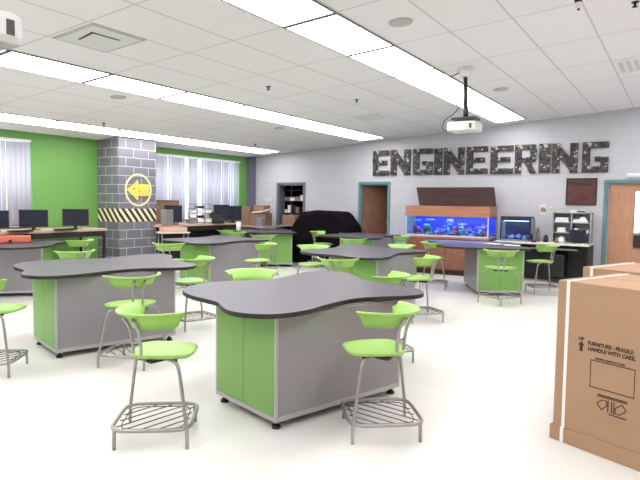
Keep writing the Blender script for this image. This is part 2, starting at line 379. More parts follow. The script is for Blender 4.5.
bx('lock_case', (.51, -.05, .80, .66, 0, 1.06), M['black'], d, .006)

# pillar
PX0, PX1, PY0, PY1 = XW, -10.42, 8.34, 9.38
bm = bmesh.new(); wall_piece(bm, PX0, PX1, 0, None, 0, PY0, PY1, 'x'); pil = struct(obj('trim_5', bm, M['pillar']))
bm = bmesh.new(); box(bm, PX0+.01, PY0-.004, 1.18, PX1+.004, PY0, 1.47); box(bm, PX1, PY0, 1.18, PX1+.004, PY1, 1.47)
struct(obj('trim_6', bm, M['hazard']))
emb = thing('painted_emblem', 'yellow painted ring with a left-pointing arrow fish on the grey block pillar', 'sign', (PX1, 8.87, 1.89))
bm = bmesh.new(); N = 48; A = []
for i in range(N):
    t = 2*PI*i/N; A.append([bm.verts.new((x, math.cos(t)*r, math.sin(t)*r*.98)) for r, x in ((.375, 0), (.375, .008), (.335, .008), (.335, 0))])
for i in range(N):
    for k in range(4): bm.faces.new((A[i][k], A[(i+1) % N][k], A[(i+1) % N][(k+1) % 4], A[i][(k+1) % 4]))
obj('ring', bm, M['pale_yellow'], emb)
bm = bmesh.new()
P = [(1.22*a_, 1.15*b_) for a_, b_ in [(-.27, .0), (-.12, .10), (-.02, .20), (.0, .11), (.12, .12), (.27, .11), (.25, .0), (.27, -.11), (.12, -.12), (.0, -.11), (-.02, -.21), (-.12, -.12)]]
prism(bm, P, 0, .010, axis='x'); obj('fish', bm, M['yellow'], emb)
bm = bmesh.new(); cyl(bm, (.009, -.13, .03), (.014, -.13, .03), .018); cyl(bm, (.009, .02, -.03), (.014, .02, -.03), .014); obj('eye_dots', bm, M['edge'], emb)

# ---------------------------------------------------------------- ceiling fixtures
def tilt(o): o.rotation_euler = (0, -math.atan(CB), 0); return o
def lightfix():
    t = thing('ceiling_light', 'x', 'ceiling light', (0, 0, 0), 0, 'flush fluorescent ceiling panels')
    hx, hy = GPX/2-.012, GPY/2-.008
    bm = bmesh.new()
    for a in ((-hx, -hy, hx, -hy+.028), (-hx, hy-.028, hx, hy), (-hx, -hy+.028, -hx+.02, hy-.028), (hx-.02, -hy+.028, hx, hy-.028)):
        box(bm, a[0], a[1], -.014, a[2], a[3], .01)
    obj('frame', bm, M['fixture_gap'], t)
    bx('diffuser', (-hx+.02, -hy+.028, -.012, hx-.02, hy-.028, -.002), M['lamp'], t)
    return t
first = None
ORD = ['nearest the back wall', 'second from the back wall', 'third from the back wall', 'fourth from the back wall', 'fifth from the back wall', 'sixth from the back wall', 'seventh from the back wall', 'eighth from the back wall', 'ninth from the back wall', 'tenth from the back wall', 'eleventh from the back wall']
for xr, nm, n in ((-3.70, 'right', 11), (-7.125, 'middle', 11), (-10.55, 'left', 10), (-.275, 'far right', 11)):
    xr_ = xr if nm != 'left' else -10.36
    for k in range(n):
        xc = xr_+GPX/2; yc = GY0+GPY*6-GPY*(k+.5)
        lab = 'white glowing ceiling panel in the %s row, %s' % (nm, ORD[k])
        if first is None: first = t = lightfix(); t['label'] = lab; t.location = (xc, yc, cz(xc))
        else: t = dup(first, (xc, yc, cz(xc)), 0, lab)
        tilt(t)
def disc(x, y, r, lab, name='ceiling_speaker', m='speaker_grey'):
    t = thing(name, lab, 'speaker', (x, y, cz(x))); tilt(t)
    bm = bmesh.new(); cyl(bm, (0, 0, -.012), (0, 0, .0), r*.98, r, 28); obj('trim_ring', bm, M[m], t)
    bm = bmesh.new(); cyl(bm, (0, 0, -.016), (0, 0, -.0115), r*.82, r*.86, 28); obj('grille', bm, M[m], t)
disc(-2.64, 5.77, .13, 'round grey speaker in the ceiling right of the right light row, nearer the camera')
disc(-2.67, 9.88, .13, 'round grey speaker in the ceiling right of the right light row, near the hanging projector')
disc(-7.48, 5.99, .12, 'small round speaker in the ceiling above and left of the block pillar')
disc(-7.46, 10.16, .12, 'small round speaker in the ceiling between the middle and left light rows')
def sprink(x, y, lab):
    t = thing('sprinkler_head', lab, 'sprinkler', (x, y, cz(x)))
    bm = bmesh.new(); cyl(bm, (0, 0, -.008), (0, 0, .0), .035, .04); cyl(bm, (0, 0, -.045), (0, 0, -.008), .012)
    obj('body', bm, M['edge'], t)
    bm = bmesh.new(); cyl(bm, (0, 0, -.05), (0, 0, -.045), .028); obj('deflector', bm, M['edge'], t)
sprink(-5.39, 7.06, 'dark sprinkler head in the ceiling between the middle and right light rows, nearer one')
sprink(-4.84, 8.84, 'dark sprinkler head in the ceiling left of the right light row, farther one')
sprink(-9.39, 7.18, 'tiny dark sprinkler in the ceiling close to the block pillar')
sprink(-.51, 6.81, 'dark sprinkler head at the top right corner of the view')
sprink(-9.28, 11.63, 'tiny dark sprinkler in the ceiling near the far left corner')
t = thing('ceiling_vent', 'square grey air diffuser in the ceiling at upper left', 'vent', (-5.41, 4.10, cz(-5.41))); tilt(t)
bm = bmesh.new()
for a in ((-.34, -.34, .34, -.325), (-.34, .325, .34, .34), (-.34, -.325, -.325, .325), (.325, -.325, .34, .325)): box(bm, a[0], a[1], -.012, a[2], a[3], 0)
obj('louver_frame', bm, M['vent_grey'], t)
bx('plaque_panel', (-.31, -.31, -.016, .31, .31, -.003), mat('vent_panel', (.70, .70, .70), .7), t, .004)
bm = bmesh.new(); prism(bm, [(-.15, -.165), (.15, -.215), (.155, .14), (.13, .14), (.12, -.175), (-.15, -.14)], -.019, -.016); obj('slot', bm, M['edge'], t)
t = thing('ceiling_vent', 'flat return grille in the ceiling at the right edge of the view', 'vent', (-.61, 9.87, cz(-.61))); tilt(t)
bx('grille_frame', (-.33, -.6, -.012, .33, .3, 0), M['white'], t)
bm = bmesh.new()
for k in range(6): box(bm, -.28+k*.1, -.5, -.016, -.22+k*.1, .2, -.012)
obj('louver', bm, M['vent_grey'], t)
t = thing('ceiling_vent', 'small flat grille in the ceiling between the middle and right light rows', 'vent', (-5.41, 10.56, cz(-5.41))); tilt(t)
bx('grille_frame', (-.32, -.33, -.012, .32, .33, 0), M['white'], t)
bm = bmesh.new()
for k in range(6): box(bm, -.27+k*.095, -.27, -.016, -.235+k*.095, .27, -.012)
obj('louver', bm, M['vent_grey'], t)

# hanging projector
t = thing('ceiling_projector', 'white projector hanging on a dark pole below the right light row', 'projector', (-2.70, 8.13, cz(-2.7)))
bm = bmesh.new(); box(bm, -.10, -.08, -.03, .10, .08, 0); box(bm, -.07, -.05, -.12, .07, .05, -.03); obj('ceiling_bracket', bm, M['white'], t, .006)
bm = bmesh.new(); cyl(bm, (0, 0, -.13), (.02, 0, -.70), .028); cyl(bm, (.02, 0, -.55), (.02, 0, -.70), .036); obj('pole', bm, M['black'], t)
bm = bmesh.new(); box(bm, -.15, -.13, -.735, .19, .13, -.70); obj('mount_plate', bm, M['black'], t, .005)
bm = bmesh.new(); box(bm, -.20, -.17, -.90, .22, .17, -.765); pb = obj('body', bm, M['projector_white'], t, .03)
bx('lens_port', (.13, -.176, -.865, .16, -.168, -.80), M['black'], pb); bx('front_panel', (-.08, -.174, -.885, .07, -.169, -.78), M['paper'], pb)
bm = bmesh.new(); tube(bm, catmull([(.0, -.04, -.45), (-.12, -.05, -.62), (-.26, -.06, -.72), (-.29, -.06, -.84), (-.24, -.02, -.88)], 5, False), .008, 6); obj('cable', bm, M['black'], t)
bm = bmesh.new(); tube(bm, catmull([(-.09, 0, -.06), (-.2, -.03, -.10), (-.3, 0, -.05), (-.42, 0, -.02)], 5, False), .01, 6); obj('wire', bm, M['grey'], t)
# near projector at the top-left corner
t = thing('ceiling_projector', 'pale projector body with side slot cut off by the top left corner', 'projector', (-4.53, 2.30, 2.91))
bm = bmesh.new(); box(bm, -.33, -.30, -.13, .33, .24, .13); pb = obj('body', bm, mat('projector_cream', (.42, .41, .40), .6), t, .07)
bm = bmesh.new(); cyl(bm, (.20, -.03, -.115), (.24, -.03, -.15), .12, .11, 24); obj('lens', bm, M['navy'], t)
bx('side_slot', (.326, .09, -.055, .334, .15, .055), M['edge'], pb); bx('badge', (.328, -.06, .03, .333, .0, .042), M['grey'], pb)
bm = bmesh.new(); cyl(bm, (0, 0, .12), (0, 0, cz(-4.53)-2.91), .035); obj('pole', bm, M['white'], t)
# plug hanging at top
t = thing('hanging_power_plug', 'small white plug with dark tip hanging from the ceiling at upper right', 'plug', (-.92, 6.0, cz(-.92)))
bm = bmesh.new(); tube(bm, [(0, 0, 0), (.01, 0, -.05), (0, 0, -.12)], .012, 8); obj('cord', bm, M['white'], t)
bm = bmesh.new(); box(bm, -.025, -.02, -.20, .025, .02, -.12); obj('plug_body', bm, M['projector_white'], t, .006)
bm = bmesh.new(); box(bm, -.035, -.024, -.14, .03, .024, -.11); cyl(bm, (0, 0, -.215), (0, 0, -.2), .012); obj('tip', bm, M['edge'], t)

# ---------------------------------------------------------------- work tables
OUT = [(-3.93,4.1),(-3.87,3.85),(-3.73,3.67),(-3.5,3.54),(-3.29,3.48),(-3.1,3.42),(-2.96,3.31),(-2.79,3.2),(-2.6,3.19),(-2.42,3.3),(-2.33,3.55),(-2.33,3.85),(-2.29,4.22),(-2.15,4.45),(-1.99,4.62),(-1.91,4.78),(-1.95,4.95),(-2.1,5.1),(-2.45,5.22),(-2.77,5.34),(-3.0,5.58),(-3.25,5.78),(-3.5,5.76),(-3.62,5.5),(-3.58,5.1),(-3.58,4.8),(-3.72,4.55),(-3.88,4.32)]
TC = Vector((-2.713, 4.17)); TA = math.radians(72.5)-PI/2
TZ = .89
LO = [Matrix.Rotation(-TA, 2) @ (Vector(p)*.963-TC) for p in OUT]
def make_table():
    t = thing('work_table', 'x', 'table', (0, 0, 0), 0, 'cloud-shaped grey work tables')
    pts = catmull([p.to_3d() for p in LO], 5)
    bm = bmesh.new(); prism(bm, [(p.x, p.y) for p in pts], TZ-.036, TZ, 0, 1)
    tt = obj('tabletop', bm, [M['laminate'], M['edge']], t, .004)
    hx, hy, oy = .42, .675, -.09
    bm = bmesh.new(); box(bm, -hx+.02, -hy+.02, .07, hx-.02, hy-.02, TZ-.037)
    body = obj('cabinet', bm, M['silver'], t)
    for s in (-1, 1):
        bx('side_panel', (s*hx-(.02 if s > 0 else 0), -hy+.025, .10, s*hx+(.02 if s < 0 else 0), hy-.025, TZ-.05), M['silver'], t)
    bm = bmesh.new(); e = .022
    for sx in (-1, 1):
        for sy in (-1, 1): box(bm, sx*hx-(e if sx > 0 else 0), sy*hy-(e if sy > 0 else 0), .062, sx*hx+(e if sx < 0 else 0), sy*hy+(e if sy < 0 else 0), TZ-.04)
        box(bm, sx*hx-(e if sx > 0 else 0), -hy+e, .062, sx*hx+(e if sx < 0 else 0), hy-e, .10)
        box(bm, -hx+e, sx*hy-(e if sx > 0 else 0), .062, hx-e, sx*hy+(e if sx < 0 else 0), .098)
        box(bm, -hx+e, sx*hy-(e if sx > 0 else 0), TZ-.06, hx-e, sx*hy+(e if sx < 0 else 0), TZ-.04)
    obj('corner_frame', bm, M['alu'], t)
    for sy in (-1, 1):
        for k in (0, 1):
            xa = -hx+.024 + k*(hx-.022); xb = xa + hx-.028
            bx('door', (xa, sy*hy-(.016 if sy > 0 else 0), .10, xb, sy*hy+(.016 if sy < 0 else 0), TZ-.065), M['door_green'], t, .002)
    for sx in (-1, 1):
        for sy in (-1, 1):
            bm = bmesh.new(); x, y = sx*(hx-.06), sy*(hy-.05); cyl(bm, (x, y, 0), (x, y, .022), .036, .03, 16); cyl(bm, (x, y, .022), (x, y, .07), .016, .016, 10)
            obj('foot', bm, M['black'], t)
    for c in t.children:
        if c.name.split('.')[0] != 'tabletop': c.location = (.145, oy, 0)
    return t
R = math.radians
tables = [
 ((-2.75, 4.2), 73, 'large grey cloud-shaped work table with green doors nearest the camera'),
 ((-5.77, 4.45), 73, 'grey cloud-shaped work table at left, its green end beside the far left stool'),
 ((-9.95, 5.42), 227, 'grey work table cut off by the left edge of the view'),
 ((-7.9, 8.75), 86, 'grey cloud-shaped work table right of the block pillar'),
 ((-9.35, 12.4), 126, 'dark-topped work table with one green end before the cardboard boxes'),
 ((-4.25, 8.27), 88, 'grey cloud-shaped work table directly behind the nearest table'),
 ((-6.45, 12.28), 94, 'grey work table between the black covered bench and the aquarium'),
 ((-3.26, 11.25), 118, 'work table with wide green face standing before the aquariums'),
]
T0 = None
for (x, y), a, lab in tables:
    if T0 is None: T0 = make_table(); T0['label'] = lab; T0.location = (x, y, 0); T0.rotation_euler = (0, 0, R(a)-PI/2)
    else: dup(T0, (x, y, 0), R(a)-PI/2, lab)

# ---------------------------------------------------------------- stools
def make_stool():
    t = thing('lab_stool', 'x', 'stool', (0, 0, 0), 0, 'lime green lab stools')
    # seat: dished shell with rounded corners and rolled front edge
    def srect(u, a, b, n=4.2):
        c, s = math.cos(u), math.sin(u); k = (abs(c)**n+abs(s)**n)**(-1/n); x, y = a*c*k, b*s*k
        x, y = (x-y)*.7071, (x+y)*.7071+.01
        return x, y
    bm = bmesh.new(); N = 48; rings = []
    for f in (1, .97, .88, .7, .5, .3, .1):
        ring = []
        for i in range(N):
            x, y = srect(2*PI*i/N, .218*f, .218*f)
            z = .618 - .020*(1-f**2) - (.016*max(0, y/.26)**3) - (.008 if f == 1 else 0)
            ring.append(bm.verts.new((x, y, z)))
        rings.append(ring)
    low = []
    for f, dz in ((.985, -.020), (.90, -.034)):
        ring = []
        for i in range(N):
            x, y = srect(2*PI*i/N, .218*f, .218*f); z = .618+dz-.016*max(0, y/.26)**3
            ring.append(bm.verts.new((x, y, z)))
        low.append(ring)
    seq = low[::-1]+rings
    for A, B in zip(seq[:-1], seq[1:]):
        for i in range(N): bm.faces.new((A[i], A[(i+1) % N], B[(i+1) % N], B[i]))
    bm.faces.new(seq[0][::-1]); bm.faces.new(seq[-1]); obj('seat', bm, M['plastic'], t, smooth=True)
    # backrest: wide U band hung from a thick rolled lip, ends tapering into short arms
    bm = bmesh.new(); K = 41; secs = []; TM = 1.22
    for i in range(K):
        u = -1+2*i/(K-1); th = u*TM
        x = .265*math.sin(th)/math.sin(TM); yb = -.305+.275*(1-math.cos(th))/(1-math.cos(TM))
        nx, ny = math.sin(th), -math.cos(th)
        e = max(0, abs(u)-.86)/.14; rnd = math.sqrt(max(0, 1-e*e)); hgt = .118*(.35+.65*rnd); top = .915+.004*abs(u)
        fl = .040*(.75+.25*rnd)
        q = 1-.35*abs(u)
        prof = [(fl-.006, top-.017), (fl+.003, top-.008), (fl-.003, top+.001), (fl-.018, top+.001), (.002, top-.008), (-.026*q, top-.030), (-.058*q, top-hgt*.6), (-.086*q, top-hgt), (-.078*q, top-hgt-.006), (-.050*q, top-hgt*.6-.004), (-.014*q, top-.038), (.010, top-.021)]
        secs.append([bm.verts.new((x+nx*o_, yb+ny*o_, z)) for o_, z in prof])
    for A, B in zip(secs[:-1], secs[1:]):
        n = len(A)
        for k in range(n): bm.faces.new((A[k], A[(k+1) % n], B[(k+1) % n], B[k]))
    bm.faces.new(secs[0][::-1]); bm.faces.new(secs[-1]); obj('backrest', bm, M['plastic'], t, smooth=True)
    for s in (-1, 1):
        bm = bmesh.new(); tube(bm, catmull([(s*.045, -.02, .567), (s*.046, -.15, .562), (s*.047, -.212, .59), (s*.049, -.226, .69), (s*.052, -.244, .79), (s*.056, -.292, .872)], 5, False), .0115, 8); obj('back_post', bm, M['steel'], t)
    bm = bmesh.new(); cyl(bm, (-.050, -.228, .70), (.050, -.228, .70), .009, n=8); obj('post_bracket', bm, M['steel'], t)
    bm = bmesh.new(); box(bm, -.11, -.15, .558, .11, .13, .580); cyl(bm, (-.19, .0, .57), (.19, .0, .57), .012, n=8); obj('seat_plate', bm, M['black'], t, .004)
    for s in (-1, 1):
        bm = bmesh.new(); tube(bm, catmull([(s*.12, 0, .57), (s*.20, 0, .568), (s*.243, 0, .545), (s*.270, 0, .47), (s*.315, 0, .26), (s*.341, 0, .14), (s*.347, 0, .06), (s*.347, 0, .0)], 5, False), .0125, 8); obj('leg', bm, M['steel'], t)
    for s in (-1, 1):
        bm = bmesh.new(); cyl(bm, (0, s*.336, 0), (0, s*.333, .135), .0125, n=8); obj('leg_stub', bm, M['steel'], t)
    C = []
    for i in range(40):
        u = 2*PI*i/40+PI/4; c, s_ = math.cos(u), math.sin(u); k = (abs(c)**6+abs(s_)**6)**(-1/6)
        a = .268; x, y = a*c*k, a*s_*k; C.append(((x-y)*.7071*.985, (x+y)*.7071*.985, .135))
    C = [(x, y, z) for x, y, z in C]
    bm = bmesh.new(); tube(bm, C, .0135, 8, True); obj('foot_ring', bm, M['steel'], t)
    bm = bmesh.new()
    for xx in (-.20, -.12, -.04, .04, .12, .20):
        L = .335-abs(xx); tube(bm, [(xx, -L, .132), (xx, L, .132)], .004, 6)
    tube(bm, [(x*.82, y*.82, .128) for x, y, z in C], .004, 6, True); obj('wire_shelf', bm, M['dark_steel'], t)
    for c in t.children:
        k = c.name.split('.')[0]
        if k in ('seat', 'backrest', 'back_post', 'post_bracket', 'seat_plate'): c.location = (0, .065 if k != 'seat_plate' else .03, 0)
    return t
stools = [
 (-1.82, 3.77, 173, 'lime green stool at the right end of the nearest table, its side to the camera'),
 (-3.1, 2.79, 82, 'lime green stool nearest the camera, in front of the nearest table at its left'),
 (-4.7, 3.92, 157, 'lime green stool facing away against the silver side of the left table'),
 (-5.58, 2.96, 85, 'lime green stool cut off by the left edge, in front of the left table'),
 (-2.56, 9.82, 108, 'lime green stool facing away against the wide green table face at right'),
 (-2.2, 11.5, 168, 'lime green stool at the cream computer desk below the shelf organizer'),
 (-4.12, 10.82, 60, 'lime green stool standing before the red-brown aquarium stand'),
 (-3.13, 7.73, 184, 'lime green stool at the right tip of the second table back'),
 (-2.66, 5.55, 184, 'lime green stool behind the right tip of the nearest table, seat hidden by it'),
 (-5.45, 5.55, 206, 'lime green stool between the left table and the nearest table'),
 (-3.93, 4.88, 318, 'lime green stool tucked behind the nearest table, only its backrest showing'),
 (-7.55, 5.25, 165, 'lime green stool tucked behind the left table, only its backrest showing'),
 (-9.5, 6.68, 190, 'lime green stool between the pillar and the table cut off at left'),
 (-7.71, 7.23, 125, 'lime green stool at the green end of the table beside the pillar'),
 (-6.41, 8.24, 197, 'lime green stool before the green end of the dark-topped table'),
 (-9.28, 10.89, 180, 'lime green stool behind the table beside the pillar, left of the white cup'),
 (-8.01, 10.32, 115, 'lime green stool behind the table beside the pillar, before the dark-topped table'),
 (-7.9, 12.6, 10, 'lime green stool left of the table beside the black covered bench'),
 (-10, 11.4, 109, 'lime green stool against the window desk behind the table beside the pillar'),
 (-5.4, 8.4, 292, 'lime green stool at the left tip of the second table back'),
 (-3.96, 6.77, 110, 'lime green stool facing away at the green doors of the second table back'),
 (-5.89, 10.72, 113, 'lime green stool facing away before the table between tarp and aquarium'),
 (-5.56, 12.3, 185, 'lime green stool left of the aquarium stand beside the open closet door'),
 (-4.3, 9.6, 254, 'lime green stool behind the second table back, before the closet door'),
]
S0 = None
for x, y, a, lab in stools:
    if S0 is None: S0 = make_stool(); S0['label'] = lab; S0.location = (x, y, 0); S0.rotation_euler = (0, 0, R(a-90))
    else: dup(S0, (x, y, 0), R(a-90), lab)

# ---------------------------------------------------------------- cartons at right
def text(s, size, m, parent, loc, rot=(PI/2, 0, 0), name='print', sx=1, align='LEFT', bold=.0):
    cu = bpy.data.curves.new(name, 'FONT'); cu.body = s; cu.size = size; cu.extrude = .0006; cu.align_x = align; cu.offset = bold
    o = bpy.data.objects.new(name, cu); me = bpy.data.meshes.new_from_object(o); bpy.data.objects.remove(o); bpy.data.curves.remove(cu)
    me.materials.append(m); ob = bpy.data.objects.new(name, me); COL.objects.link(ob); ob.parent = parent; ob.location = loc; ob.rotation_euler = rot; ob.scale = (sx, 1, 1)
    return ob
def carton(loc, rz, W, D, H, lab, printed):
    t = thing('cardboard_carton', lab, 'box', loc, rz, 'tall strapped furniture cartons')
    bx('carton_body', (0, 0, .005, W, D, H), M['card'], t, .006)
    bm = bmesh.new(); e = .014; zt = .105
    for a in ((-e, -e, W+e, 0), (-e, D, W+e, D+e), (-e, 0, 0, D), (W, 0, W+e, D)): box(bm, a[0], a[1], 0, a[2], a[3], zt)
    obj('base_tray', bm, M['card'], t, .003)
    w = .024; e = .003
    for xs in (.068, W-.12):
        bm = bmesh.new()
        for a in ((xs, -e-.012, .0, xs+w, -.0, .106), (xs, -e, .1, xs+w, 0, H), (xs, -e, H, xs+w, D+e, H+e), (xs, D, 0, xs+w, D+e, H)): box(bm, *a)
        obj('strap', bm, M['strap'], t)
    bm = bmesh.new(); box(bm, .02, D*.52, H, W-.02, D*.52+.006, H+.0015); obj('flap_seam', bm, M['card_edge'], t)
    if printed:
        bm = bmesh.new()
        for a in ((.262, .448, .56, .454), (.262, .630, .56, .636), (.262, .454, .267, .630), (.555, .454, .56, .630)): box(bm, a[0], -.0015, a[1], a[2], -.0004, a[3])
        obj('front_print', bm, M['ink'], t)
        text('UP', .030, M['ink'], t, (.170, -.001, .752), name='up_mark', bold=.0012, sx=1.1)
        bm = bmesh.new(); prism(bm, [(.191, .745), (.168, .718), (.180, .718), (.180, .676), (.202, .676), (.202, .718), (.214, .718)], -.0015, -.0004, axis='y'); obj('arrow_mark', bm, M['ink'], t)
        text('FURNITURE - FRAGILE', .036, M['ink'], t, (.238, -.001, .731), name='warning_text', sx=.86, bold=.0014)
        text('HANDLE WITH CARE.', .036, M['ink'], t, (.240, -.001, .693), name='warning_text', sx=.90, bold=.0014)
        text('SHIPPING INSTRUCTIONS', .016, M['ink'], t, (.292, -.001, .643), name='heading_text', sx=1.08, bold=.0006)
        U = lambda x, z: (.318+(x/330)*.20, .42-(z/250)*.135)
        bm = bmesh.new()
        for x0_, z0_, x1_, z1_ in ((0, 8, 330, 22), (0, 28, 330, 40), (140, 218, 330, 232), (120, 60, 132, 205), (160, 60, 172, 205), (186, 60, 196, 205)):
            a0, b0 = U(x0_, z0_); a1, b1 = U(x1_, z1_); box(bm, a0, -.0015, b1, a1, -.0004, b0)
        def band(P, w=11):
            for (xa, za), (xb, zb) in zip(P, P[1:]+P[:1]):
                L_ = math.hypot(xb-xa, zb-za); nx_, nz_ = -(zb-za)/L_*w/2, (xb-xa)/L_*w/2
                prism(bm, [U(xa+nx_, za+nz_), U(xb+nx_, zb+nz_), U(xb-nx_, zb-nz_), U(xa-nx_, za-nz_)], -.0015, -.0004, axis='y')
        band([(0, 130), (60, 70), (110, 70), (110, 130), (55, 195)]); band([(205, 130), (275, 65), (325, 125), (255, 195), (205, 195)])
        obj('maker_logo', bm, M['ink'], t)
        bm = bmesh.new(); box(bm, .31, -.0012, .262, .52, -.0004, .265); box(bm, .31, -.0012, .235, .52, -.0004, .238); box(bm, .36, -.0012, .247, .47, -.0004, .254); obj('fine_print', bm, M['card_edge'], t)
        bm = bmesh.new()
        for k in range(5): box(bm, .62+k*.035, .30, H+.0, .645+k*.035, .33, H+.001)
        obj('top_mark', bm, M['card_edge'], t)
    return t
carton((-.722, 4.33, 0), R(-23), 1.45, .80, 1.145, 'large printed cardboard carton with white strap nearest the camera', True)
carton((-.72, 5.50, 0), R(-21), 1.5, .78, 1.135, 'cardboard carton standing behind the printed carton, before the wooden door', False)

# ---------------------------------------------------------------- ENGINEERING letters
def L_rects(ch, w, h):
    s = .30*w if ch != 'I' else w; b = .2*h; q = []
    Rr = lambda x0, z0, x1, z1: [(x0, z0), (x1, z0), (x1, z1), (x0, z1)]
    if ch == 'E': q = [Rr(0, 0, s, h), Rr(s, 0, w, b), Rr(s, h-b, w, h), Rr(s, h*.42, w*.88, h*.6)]
    if ch == 'N': q = [Rr(0, 0, s, h), Rr(w-s, 0, w, h), [(s, h*.92), (s, h*.48), (w-s, h*.08), (w-s, h*.52)]]
    if ch == 'I': q = [Rr(0, 0, w, h)]
    if ch == 'G': q = [Rr(0, 0, s, h), Rr(s, h-b, w, h), Rr(s, 0, w, b), Rr(w-s, b, w, h*.5), Rr(w*.48, h*.36, w-s, h*.52)]
    if ch == 'R': q = [Rr(0, 0, s, h), Rr(s, h-b*.9, w*.94, h), Rr(w-s, h*.5, w, h-b*.9), Rr(s, h*.4, w*.94, h*.56), [(w*.42, h*.4), (w*.72, 0), (w, 0), (w*.72, h*.4)]]
    return q
LX = [('E', -7.0, -6.54), ('N', -6.49, -5.95), ('G', -5.86, -5.35), ('I', -5.3, -5.1), ('N', -5.05, -4.54), ('E', -4.48, -3.97), ('E', -3.9, -3.38), ('R', -3.34, -2.86), ('I', -2.81, -2.57), ('N', -2.53, -2.0), ('G', -1.91, -1.39)]
which = ['first letter E at the left end', 'first letter N', 'first letter G, fourth place taken by an I after it', 'first letter I', 'second letter N, in the middle', 'second letter E, left of another E', 'third letter E, left of the R', 'only letter R', 'second letter I, right of the R', 'third letter N, before the last G', 'last letter G at the right end']
which[2] = 'first letter G, left of the first I'
for k, (ch, xa, xb) in enumerate(LX):
    h = .655; z0 = 2.385 + .004*(k % 3)
    t = thing('wall_letter', 'scrap collage wall letter, %s of ENGINEERING' % which[k], 'letter', (xa, YB, z0), 0, 'scrap collage letters spelling ENGINEERING')
    w = xb-xa; qs = L_rects(ch, w, h); bm = bmesh.new()
    for q in qs: prism(bm, q, -.05, -.001, axis='y')
    obj('letter_body', bm, M['collage'], t)
    bm = bmesh.new(); random.seed(40+k)
    for q in qs:
        xs = [p[0] for p in q]; zs = [p[1] for p in q]; ar = (max(xs)-min(xs))*(max(zs)-min(zs)); n = max(6, int(ar/.0022))
        for _ in range(n):
            x = random.uniform(min(xs)+.015, max(xs)-.015); z = random.uniform(min(zs)+.015, max(zs)-.015)
            if len(q) == 4 and q[0][1] != q[1][1] and ch == 'N':
                zc = h*.7+(h*.30-h*.7)*((x-q[0][0])/(q[2][0]-q[0][0])); z = zc+random.uniform(-.12, .12)*h*.9
            if ch == 'R' and q[0][0] != q[3][0] and q[1][1] == 0:
                f = 1-z/(h*.4); x = w*(.45+.30*f)+random.uniform(0, .22)*w
            a, b, d = random.uniform(.012, .045), random.uniform(.012, .045), random.uniform(.055, .085)
            mi = random.choices(range(6), (34, 24, 14, 14, 10, 5))[0]
            if mi == 5: a, b = min(a, .03), min(b, .03)
            box(bm, x-a/2, -d, z-b/2, x+a/2, -.045, z+b/2, mi)
    o = obj('scrap_pieces', bm, SCR, t); o['kind'] = 'stuff'

# wall plaque
t = thing('wall_plaque', 'dark red-brown framed plaque with a pyramid on the wall beside the right door', 'plaque', (-1.90, YB, 1.68))
bx('board', (-.29, -.02, .02, .29, -.001, .57), M['rust_wood'], t)
bm = bmesh.new()
for a in ((-.31, 0, .31, .03), (-.31, .56, .31, .59), (-.31, .03, -.28, .56), (.28, .03, .31, .56)): box(bm, a[0], -.035, a[1], a[2], -.001, a[3])
obj('frame', bm, M['lid_wood'], t)
bm = bmesh.new(); prism(bm, [(-.18, .09), (.18, .09), (0, .33)], -.03, -.02, axis='y'); obj('pyramid', bm, mat('plaque_red', (.12, .015, .015), .6, vary=.3, vscale=20), t)
bm = bmesh.new()
for k in range(9):
    x = -.225+k*.05; box(bm, x, -.028, .43, x+.012, -.02, .51); box(bm, x, -.028, .43 if k % 2 else .495, x+.032, -.02, .445 if k % 2 else .51)
obj('carved_marks', bm, M['edge'], t)
# small wall devices
t = thing('thermostat', 'cream wall thermostat with round dial left of the shelf organizer', 'thermostat', (-2.68, YB, 1.45))
bx('plate', (-.075, -.02, 0, .075, -.001, .24), M['cream'], t, .005)
bm = bmesh.new(); cyl(bm, (0, -.045, .12), (0, -.018, .12), .05, .055, 20); obj('dial', bm, M['grey'], t)
def plate(x, z, w, h, lab, name='light_switch', cat='switch'):
    t = thing(name, lab, cat, (x, YB, z)); bx('cover_plate', (-w/2, -.012, 0, w/2, -.001, h), M['cream'], t, .003)
    bx('toggle', (-.012, -.024, h*.4, .012, -.011, h*.65), M['grey'], t)
plate(-2.51, 1.52, .07, .11, 'small wall switch right of the thermostat')
plate(-6.33, 1.68, .09, .08, 'small wall switch between the teal closet door and the aquarium')
plate(-6.20, 1.67, .07, .06, 'tiny wall switch just right of another, left of the aquarium lid')
plate(-10.48, 1.68, .25, .09, 'small wide wall plate left of the store room doorway')
t = thing('exit_light', 'small white box on the wall above the right wooden door', 'sign', (-.92, YB, 2.275)); bx('housing', (-.11, -.06, 0, .28, -.001, .09), M['white'], t, .006); bx('lower_lip', (-.09, -.064, .018, .26, -.058, .034), M['vent_grey'], t)

# ---------------------------------------------------------------- store room shelf
t = thing('storage_rack', 'dark storage rack packed with odds and ends inside the left doorway', 'shelf', (-9.66, YB+.48, 0))
for sx in (-1, 1):
    for yy in (-.2, .2): bx('upright', (sx*.46-.02, yy-.02, 0, sx*.46+.02, yy+.02, 2.25), M['grey'], t)
LV = [.25, .62, .98, 1.34, 1.70, 2.02]
for z in LV: bx('shelf_board', (-.48, -.22, z-.025, .48, .22, z), M['black'], t)
random.seed(11); PAL = [M['white'], M['navy'], M['white'], M['tan'], M['grey'], M['paper'], M['black'], M['paper'], M['grey']]
for li, z in enumerate(LV[:-1]):
    x = -.44; k = 0
    while x < .36:
        w = random.uniform(.09, .2); h = random.uniform(.1, .24)
        m_ = random.choice(PAL); bm = bmesh.new(); box(bm, x, -.18, z+.002, x+w-.01, .1, z+h*.8); box(bm, x-.004, -.185, z+h*.8, x+w-.006, .105, z+h)
        o = obj('storage_bin', bm, m_, None, .004); o.location = (-9.66, YB+.48, 0)
        tag(o, 'small dim storage box on a rack shelf inside the left doorway', 'box', 'boxes on the store room rack'); x += w+.012; k += 1
